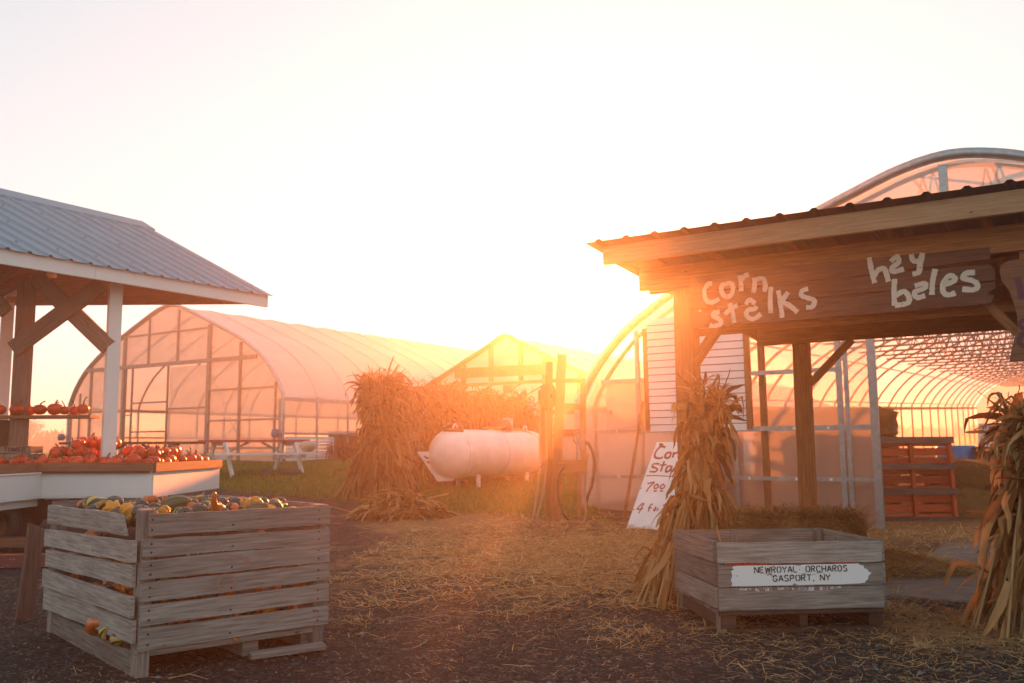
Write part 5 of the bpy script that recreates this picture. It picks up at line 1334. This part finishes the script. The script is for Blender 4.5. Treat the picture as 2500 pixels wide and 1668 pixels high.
# ------------------------------------------------------------------ timber on the ground at left
b = MB(); b.beam((-3.17, 6.0, -.01), (-3.27, 6.28, .58), .13, .025, (1, -.4, 0)); tag(b.build('plank', M['signwood'], None, .003), 'weathered plank leaning against the left end of the tall grey bin', 'plank')
b = MB(); b.beam((-6.5, 9.9, .13), (-5.05, 9.95, .10), .24, .09); tag(b.build('timber', M['rail'], None, .004), 'brown timber lying on the ground under the farm stand wheel', 'timber')
b = MB(); b.beam((-5.9, 8.55, .06), (-4.1, 8.75, .06), .14, .12, (0, 0, 1)); tag(b.build('timber', M['redp'], None, .004), 'dark red timber with peeling white paint on the ground at far left', 'timber')
b = MB(); b.beam((-1.38, 4.86, .025), (-1.03, 5.05, .035), .08, .03); tag(b.build('board_scrap', M['grey2'], None, .003), 'short board scrap lying in front of the tall grey bin', 'board')
b = MB(); b.beam((-6.1, 9.35, .012), (-5.1, 9.3, .012), .5, .02); tag(b.build('floor_board', M['darkwood']), 'flat dark board on the gravel by the farm stand', 'board')
WR = MB(); pts = []
for k in range(40):
    a = 2*math.pi*k/39; pts.append((-.60+.20*math.sin(a), 5.83+.10*math.sin(2*a), .02+.015*abs(math.sin(a*1.5))))
WR.tube(pts, .0014, 4); tag(WR.build('twine_loop', M['twine2']), 'thin pale twine lying in a loop on the gravel between the bins', 'twine')

# ------------------------------------------------------------------ loose stuff on the ground
b = MB()
def ar1():
    while True:
        y = 3.0+10.5*rnd.random()**1.3; x = rnd.uniform(-.62, .62)*y
        dens = 0
        for cx, cy, rr in ((1.2, 9.2, 4.2), (3.0, 8.4, 3.2), (3.0, 5.6, 1.7), (.3, 6.5, 2.6), (4.5, 11, 4), (-1.2, 13, 2)): dens = max(dens, 1-math.hypot(x-cx, y-cy)/rr)
        dens = max(dens, .06)+.45*noise.noise((x*1.3, y*1.3, 5))
        if rnd.random() < dens: return (x, y, gz(x, y)+rnd.uniform(.0, .014), 0)
strands(b, 19000, ar1, (.015, .08), .0011, .12)
strands(b, 900, ar1, (.08, .2), .0022, .12)
def ar2():
    while True:
        y = rnd.uniform(6.2, 13.2); x = rnd.uniform(-1.6, 3.2)
        if rnd.random() < 1.15-math.hypot((x-.9)/2.6, (y-9.6)/3.6)+.5*noise.noise((x*1.6, y*1.6, 9)): return (x, y, gz(x, y)+rnd.uniform(.0, .03), 0)
strands(b, 16000, ar2, (.06, .24), .0034, .22)
def ar3():
    cx, cy = cl_[rnd.randrange(len(cl_))]; a = rnd.uniform(0, 6.28); q = rnd.random()*.22; x, y = cx+q*math.cos(a), cy+q*math.sin(a); return (x, y, gz(x, y)+.03*(1-q/.22)*rnd.random()+.006, 0)
cl_ = [ar1()[:2] for _ in range(60)]
strands(b, 5200, ar3, (.03, .13), .0018, .4)
strands(b, 2600, lambda: (rnd.uniform(1.0, 4.2), rnd.uniform(4.2, 6.6), rnd.uniform(.0, .02), 0), (.03, .14), .0016, .15)
strands(b, 2600, lambda: (rnd.uniform(3.0, 7.2), rnd.uniform(9.6, 12.6), rnd.uniform(.0, .05), 0), (.06, .22), .004, .4)
tag(b.build('scattered_straw', M['straw']), kind='stuff')
b = MB()
ico = [(0, 0, 1), (.89, 0, .45), (.28, .85, .45), (-.72, .53, .45), (-.72, -.53, .45), (.28, -.85, .45), (.72, .53, -.45), (-.28, .85, -.45), (-.89, 0, -.45), (-.28, -.85, -.45), (.72, -.53, -.45), (0, 0, -1)]
icf = [(0, 1, 2), (0, 2, 3), (0, 3, 4), (0, 4, 5), (0, 5, 1), (1, 6, 2), (2, 7, 3), (3, 8, 4), (4, 9, 5), (5, 10, 1), (6, 7, 2), (7, 8, 3), (8, 9, 4), (9, 10, 5), (10, 6, 1), (11, 7, 6), (11, 8, 7), (11, 9, 8), (11, 10, 9), (11, 6, 10)]
for k in range(11000):
    y = 2.9+6.5*rnd.random()**1.7; x = rnd.uniform(-.62, .62)*y; s_ = rnd.uniform(.0025, .0072)*(1+1.3*(rnd.random() < .04))
    q = [rnd.uniform(.7, 1.3)*s_ for _ in range(3)]
    b.add([(x+p[0]*q[0]*1.3, y+p[1]*q[1]*1.3, gz(x, y)+.002+p[2]*q[2]*.8) for p in ico], icf, [[(0, 0)]*3]*20, False)
def pebm():
    m, t, bb, o = nodes('pebbles'); a = t.nodes.new('ShaderNodeAttribute'); a.attribute_name = 'rnd'
    c = ramp(t, a.outputs['Fac'], [(.0, (.02, .018, .017)), (.6, (.06, .053, .05)), (.92, (.14, .13, .125)), (1, (.27, .26, .25))]); t.links.new(c, bb.inputs['Base Color']); bb.inputs['Roughness'].default_value = .8; return m
tag(b.build('gravel_stones', pebm()), kind='stuff')
b = MB()
for k in range(24000):
    while True:
        x = rnd.uniform(-13, 1.3); y = rnd.uniform(12.5, 25)
        e_ = y+.80*x+1.2*noise.noise((x*.9, y*.9, 1))
        if e_ > 12.75 and x > -.62*y: break
    if rnd.random() > 1-.5*max(0, (y-18)/8): continue
    h = rnd.uniform(.03, .11); a = rnd.uniform(0, 6.28); wd = .010; z = gz(x, y)-.005
    dx, dy = math.cos(a)*wd, math.sin(a)*wd; ln = rnd.uniform(-.05, .05)
    b.add([(x-dx, y-dy, z), (x+dx, y+dy, z), (x+ln, y+rnd.uniform(-.04, .04), z+h)], [(0, 1, 2)], [[(0, 0)]*3], False)
tag(b.build('grass', M['grass']), kind='stuff')
b = MB()
for k in range(2600):
    t_ = rnd.uniform(1.6, 22); p = Rc+DY*t_+EX*rnd.uniform(.1, 1.1); h = rnd.uniform(.25, .75)
    z = gz(p.x, p.y); q = Vector((p.x, p.y, z-.02)); a = rnd.uniform(0, 6.28)
    b.leaf(q, (math.cos(a)*.25, math.sin(a)*.25, 1), h, .04, .4, 3, 0)
    if k % 2: b.leaf(q+Vector((0, 0, h*.6)), (math.cos(a), math.sin(a), .4), .2, .07, 1.2, 3, 0)
tag(b.build('red_weeds', M['weed']), kind='stuff')
# red-brown crop strip seen through the plastic behind
b = MB()
for k in range(2400):
    x = rnd.uniform(-150, 150); y = rnd.uniform(150, 185); h = rnd.uniform(1.5, 4.2); z = gz(x, y)
    b.leaf((x, y, z), (rnd.uniform(-.3, .3), 0, 1), h, rnd.uniform(1.2, 3.0), .3, 3, 0)
tag(b.build('far_hedge', M['weed']), kind='stuff')
# distant trees
def tree(x, y, h, label, seed):
    global rnd
    keep = rnd; rnd = random.Random(seed)
    t = thing('tree', label, 'tree', (x, y, gz(x, y)), (0, 0, 0), 'distant trees on the horizon')
    b = MB(); b.tube([(0, 0, -.3), (.1, 0, h*.3), (.0, .1, h*.75)], [h*.035, h*.025, h*.008], 7)
    for k in range(5):
        a = rnd.uniform(0, 6.28); b.tube([(0.05, 0, h*rnd.uniform(.25, .45)), (math.cos(a)*h*.28, math.sin(a)*h*.28, h*rnd.uniform(.55, .8))], [h*.014, h*.004], 5)
    b.build('trunk', M['bark'], t); b = MB()
    cl = [(math.cos(a)*h*.26*rnd.random(), math.sin(a)*h*.26*rnd.random(), h*rnd.uniform(.38, .88), h*rnd.uniform(.10, .19)) for a in [rnd.uniform(0, 6.28) for _ in range(16)]]
    for cx, cy, cz, cr_ in cl:
        for k in range(60):
            d_ = Vector((rnd.gauss(0, 1), rnd.gauss(0, 1), rnd.gauss(0, .8))).normalized()*cr_*rnd.uniform(.5, 1.1)
            b.leaf((cx+d_.x, cy+d_.y, cz+d_.z), (rnd.uniform(-1, 1), rnd.uniform(-1, 1), rnd.uniform(-.5, .5)), h*.05, h*.035, .5, 2, 0)
    b.build('crown', M['tree'], t); rnd = keep
tree(-80, 150, 6.5, 'hazy rounded tree seen beneath the pumpkin shelf, left of its neighbours', 1)
tree(-73, 152, 6.0, 'hazy tree in the middle of the group beneath the pumpkin shelf', 2)
tree(-66, 156, 4.4, 'lower hazy tree at the right of the group beneath the pumpkin shelf', 3)

# ------------------------------------------------------------------ haze volume, added to stand in for lens flare glow
me = bpy.data.meshes.new('haze')
x0, x1, y0, y1, z0, z1 = -260, 260, -40, 420, -2, 8
me.from_pydata([(x, y, z) for x in (x0, x1) for y in (y0, y1) for z in (z0, z1)], [], [(0, 1, 3, 2), (4, 6, 7, 5), (0, 4, 5, 1), (2, 3, 7, 6), (0, 2, 6, 4), (1, 5, 7, 3)])
bm_ = bmesh.new(); bm_.from_mesh(me); bmesh.ops.recalc_face_normals(bm_, faces=bm_.faces); bm_.to_mesh(me); bm_.free()
hz = bpy.data.objects.new('haze', me); COL.objects.link(hz)
hm_ = bpy.data.materials.new('haze'); hm_.use_nodes = True; t = hm_.node_tree; t.nodes.clear()
pv = t.nodes.new('ShaderNodeVolumePrincipled'); pv.inputs['Density'].default_value = .0047; pv.inputs['Anisotropy'].default_value = .83
pv.inputs['Color'].default_value = (1, .93, .86, 1)
oo = t.nodes.new('ShaderNodeOutputMaterial'); t.links.new(pv.outputs[0], oo.inputs['Volume']); me.materials.append(hm_)
tag(hz, kind='stuff'); hz.display_type = 'WIRE'
